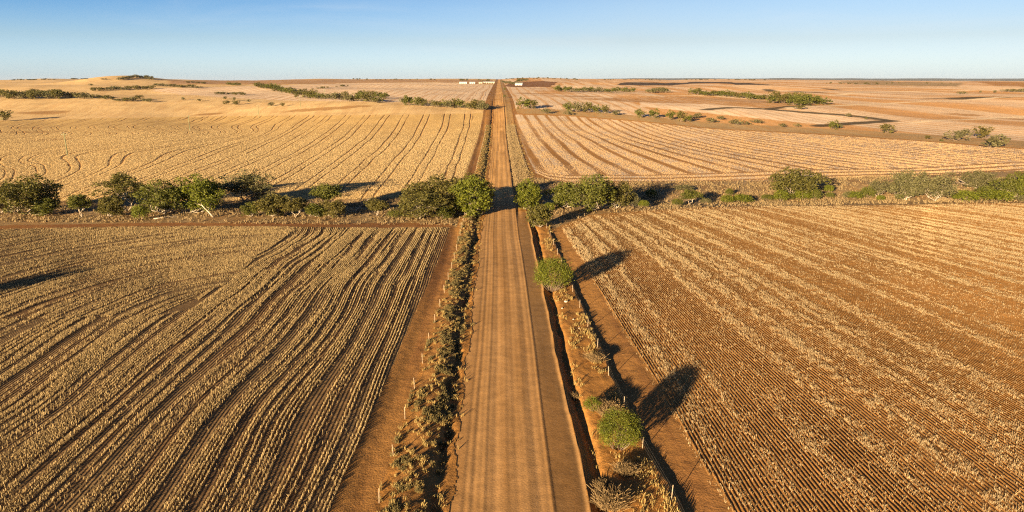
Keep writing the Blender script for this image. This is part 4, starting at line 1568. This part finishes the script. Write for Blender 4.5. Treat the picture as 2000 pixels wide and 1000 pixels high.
for px, py, h, w, v, lab in ((178, 168, 6, 10, 2, 'lone round bush on the pale slope below the left skyline'), (358, 196, 8, 9, 2, 'small tree casting a long shadow in the left pasture'),
                             (390, 198, 5, 12, 3, 'flat twiggy bush right of the small tree with a long shadow'), (440, 194, 7, 13, 2, 'left tree of the three above the wide bush in the left pasture'),
                             (458, 197, 9, 10, 2, 'middle tree of the three above the wide bush in the left pasture'), (486, 200, 8, 9, 2, 'right tree of the three above the wide bush in the left pasture'),
                             (444, 204, 8, 20, 0, 'left half of the wide dark bush in the left pasture'), (462, 205, 9, 22, 0, 'right half of the wide dark bush in the left pasture'),
                             (530, 207, 9, 22, 2, 'larger of two grey bushes near the third power pole'), (552, 208, 8, 14, 0, 'smaller of two grey bushes near the third power pole'),
                             (8, 236, 22, 42, 0, 'dark spreading tree alone at the left edge with a long shadow on the pasture')):
    single(px, py, h, w, lab, None, v)
mass([(0, 158), (60, 156.5), (150, 154.5), (215, 155.5)], 27, 2.4, 9, .5, 3300.0)
mass([(690, 155.5), (750, 156), (800, 156), (850, 156)], 27, 2.2, 5, .5, 3300.0)
mass([(895, 157.5), (960, 158.5)], 13, 3.5, 6, .5, 3300.0)
belt([(980, 161), (1000, 164), (1015, 160), (1030, 158)], 18, 5.2, 10.2, 'dark tree of the homestead grove right of the road end', 'homestead grove', (0, 2), 2.0, far=3300.0)
mass([(985, 155), (1030, 153.5), (1070, 153.5), (1130, 156)], 37, 2.4, 5, .5, 3300.0)
mass([(1170, 156), (1240, 155.5), (1290, 157)], 20, 1.8, 5, .5, 3300.0)
mass([(1340, 156), (1400, 155.5), (1500, 157)], 27, 1.8, 6, .5, 3300.0)
for px, py, h, w, lab in ((986, 176, 5, 6, 'lone roadside tree right of the road on the far slope'), (985, 191, 6, 7, 'small green roadside bush right of the road between far fields'), (943, 162, 4, 8, 'dark tree between the white shed and the cream shed')):
    single(px, py, h, w, lab, None, 1)

mv, mf, nb_ = [], [], 0
me0 = FARJ[0][0]
v0_ = np.array([tuple(v.co) for v in TREES_MASS.vertices])
f0_ = np.array([list(p.vertices) for p in TREES_MASS.polygons])
for px, py, h, w, fr_ in MASS:
    x, y, z = spot(px, py, fr_)
    dp = depth(x, y, z)
    a = rf.uniform(0, 6.28)
    q = v0_ * np.array((w * dp / FPX / 8, w * dp / FPX / 8, h * dp / FPX / 6))
    q = np.stack([q[:, 0] * math.cos(a) - q[:, 1] * math.sin(a) + x, q[:, 0] * math.sin(a) + q[:, 1] * math.cos(a) + y, q[:, 2] + z], 1)
    mv.append(q)
    mf.append(f0_ + nb_)
    nb_ += len(v0_)
obj('scrub', mesh_np('scrub', np.concatenate(mv), np.concatenate(mf), M_LEAF_OLIVE), label='tiny dark scrub scattered along the skyline and the far rises', cat='scrub', kind='stuff')

# ------------------------------------------------------------------ fences
def fence(xf, y_a, y_b, step, label, rnd):
    yy = list(np.arange(y_a, y_b, step))
    x0, y0 = float(xf(yy[0])), yy[0]
    root = thing('wire_fence', label, 'fence', (x0, y0, float(ground_z(x0, y0))), 0, 'wire fences along the road')
    z0 = root.location.z
    mb = MB()
    mb.tube([(0, 0, -.3), (0, 0, .6), (0, 0, 1.12), (0, 0, 1.16)], [.034, .032, .03, .024], 7)
    pm = mb.mesh('post', M_POST)
    tops = []
    for y in yy:
        x = float(xf(y))
        z = float(ground_z(x, y))
        p = obj('post', pm, root)
        s = rnd.uniform(.88, 1.1)
        p.location = (x - x0, y - y0, z - z0)
        p.rotation_euler = (rnd.uniform(-.05, .05), rnd.uniform(-.05, .05), rnd.uniform(0, 6))
        p.scale = (1, 1, s)
        tops.append((x - x0, y - y0, z - z0))
    for hgt in (.35, .7, 1.02):
        w = MB()
        w.tube([(a, b, c + hgt) for a, b, c in tops], [.0035] * len(tops), 4)
        obj('wire', w.mesh('wire', M_WIRE), root)


rq = random.Random(3)
fence(fence_left, 37.8, 160, 6.35, 'wire fence with thin pale posts along the left verge, this side of the creek', rq)
fence(fence_left, 176, 430, 6.9, 'wire fence along the left verge beyond the creek', rq)
fence(fence_right, 36.6, 152, 7.3, 'wire fence with thin pale posts along the right verge, this side of the creek', rq)
fence(fence_right, 182, 430, 7.3, 'wire fence along the right verge beyond the creek', rq)

# ------------------------------------------------------------------ power poles
mb = MB()
mb.tube([(0, 0, -.6), (0, 0, 4), (0, 0, 9.2)], [.22, .19, .15], 8)
pole_m = mb.mesh('pole', M_POLE)
mb = MB()
mb.box(0, 0, 8.6, 2.1, .14, .14)
mb.box(0, .09, 8.2, .08, .05, .9)
arm_m = mb.mesh('crossarm', M_POLE)
mb = MB()
mb.tube([(0, 0, 0), (0, 0, .1), (0, 0, .22)], [.05, .08, .04], 7)
ins_m = mb.mesh('insulator', M_WHITE)
for px, py, lab in ((132, 304, 'nearest green grey power pole in the far left field'), (371, 255, 'second power pole, on the bare swell of the far left field'), (506, 230, 'third power pole, left of two grey bushes'),
                    (587, 209, 'fourth power pole, small, below the long left grove'), (635, 193, 'farthest power pole, in front of the long left grove')):
    x, y, z = spot(px, py)
    o = thing('power_pole', lab, 'power pole', (x, y, z), .15, 'power poles crossing the left field')
    obj('pole', pole_m, o)
    obj('crossarm', arm_m, o)
    for dx in (-.9, 0, .9):
        q = obj('insulator', ins_m, o)
        q.location = (dx, 0, 8.66 if dx else 9.2)

# ------------------------------------------------------------------ farm buildings at the end of the road
def shed(px, py, wpx, hpx, dm, wallm, label, rz, roof_k=.35, doors=2):
    x, y, z = spot(px, py, 3300.0)
    dp = depth(x, y, z)
    w = wpx * dp / FPX
    h = hpx * dp / FPX
    eave = h * (1 - roof_k)
    o = thing('shed' if 'house' not in label else 'house', label, 'shed' if 'house' not in label else 'house', (x, y, z - .3), rz)
    b = MB()
    b.box(0, 0, eave / 2, w, dm, eave)
    b.poly([(-w / 2, -dm / 2, eave), (-w / 2, dm / 2, eave), (-w / 2, 0, h)], [(0, 1, 2)])
    b.poly([(w / 2, -dm / 2, eave), (w / 2, dm / 2, eave), (w / 2, 0, h)], [(0, 2, 1)])
    obj('wall', b.mesh('wall', wallm), o)
    r = MB()
    ov = .03 * w
    t = .18
    for s in (-1, 1):
        y1 = s * (dm / 2 + .5)
        pts = [(-w / 2 - ov, 0, h + t), (w / 2 + ov, 0, h + t), (w / 2 + ov, y1, eave - .15), (-w / 2 - ov, y1, eave - .15),
               (-w / 2 - ov, 0, h + t + .2), (w / 2 + ov, 0, h + t + .2), (w / 2 + ov, y1, eave + .05), (-w / 2 - ov, y1, eave + .05)]
        r.poly(pts, [(0, 1, 2, 3), (7, 6, 5, 4), (0, 4, 5, 1), (2, 6, 7, 3), (0, 3, 7, 4), (1, 5, 6, 2)])
    obj('roof', r.mesh('roof', M_ROOF), o)
    for k in range(doors):
        d = MB()
        d.box((k - (doors - 1) / 2) * w / max(doors, 1) * .8, -dm / 2 - .04, eave * .36, w * .10, .1, eave * .72)
        obj('door', d.mesh('door', M_DARK), o)


shed(904.5, 163.2, 14.5, 3.6, 14, M_WHITE, 'long white shed, leftmost of the farm buildings by the road end', .05, .25, 3)
shed(922.5, 163.2, 10.5, 3.4, 12, M_WHITE, 'shorter white shed between the long white one and the dark tree', .05, .3, 2)
shed(938.5, 162.8, 7, 2.4, 10, M_CREAM, 'small yellow shed joined to the left of the long cream one', .03, .3, 1)
shed(954.5, 162.6, 22, 3.4, 16, M_CREAM, 'long cream shed just left of the road end', .03, .3, 4)
shed(1014, 166.5, 14, 4.6, 11, M_WHITE, 'white house with a pale gable roof right of the road end', -.25, .45, 2)

# ------------------------------------------------------------------ stones on the verges
def stone_mesh(seed):
    rd = np.random.default_rng(seed)
    mb = MB()
    pts = []
    for i in range(5):
        ph = math.pi * i / 4
        for k in range(7):
            a = 2 * math.pi * k / 7
            r = math.sin(ph) * (1 + rd.uniform(-.22, .22))
            pts.append((r * math.cos(a), r * math.sin(a) * .8, math.cos(ph) * .6 + .25))
    fs = []
    for i in range(4):
        for k in range(7):
            fs.append((i * 7 + k, i * 7 + (k + 1) % 7, (i + 1) * 7 + (k + 1) % 7, (i + 1) * 7 + k))
    mb.poly(pts, fs)
    return mb.mesh('stone', M_STONE)


STN = [stone_mesh(k) for k in range(3)]
for i, (px, py, s, lab) in enumerate(((1105, 591, .26, 'palest and largest stone on the right verge, below the round bush'), (1098, 603, .16, 'small pale stone just below the largest one on the right verge'), (1120, 625, .14, 'small stone on the right verge, lowest of the three below the round bush'),
                                      (1131, 642, .13, 'small stone near a right fence post'))):
    x, y, z = spot(px, py)
    o = obj('stone', STN[i % 3], None, lab, 'stone', 'stones on the right verge')
    o.location = (x, y, z)
    o.scale = (s, s, s)
    o.rotation_euler = (0, 0, i * 1.3)

# ------------------------------------------------------------------ the air
mb = MB()
mb.box(0, 7000, 15, 44000, 24000, 160)
hm = bpy.data.materials.new('air')
hm.use_nodes = True
ht = hm.node_tree
for n_ in list(ht.nodes):
    ht.nodes.remove(n_)
ho = ht.nodes.new('ShaderNodeOutputMaterial')
hv = ht.nodes.new('ShaderNodeVolumePrincipled')
hv.inputs['Color'].default_value = (.62, .74, .95, 1)
hv.inputs['Density'].default_value = 1.5e-5
hv.inputs['Anisotropy'].default_value = 0.0
ht.links.new(hv.outputs[0], ho.inputs['Volume'])
obj('haze', mb.mesh('haze', hm), kind='stuff')
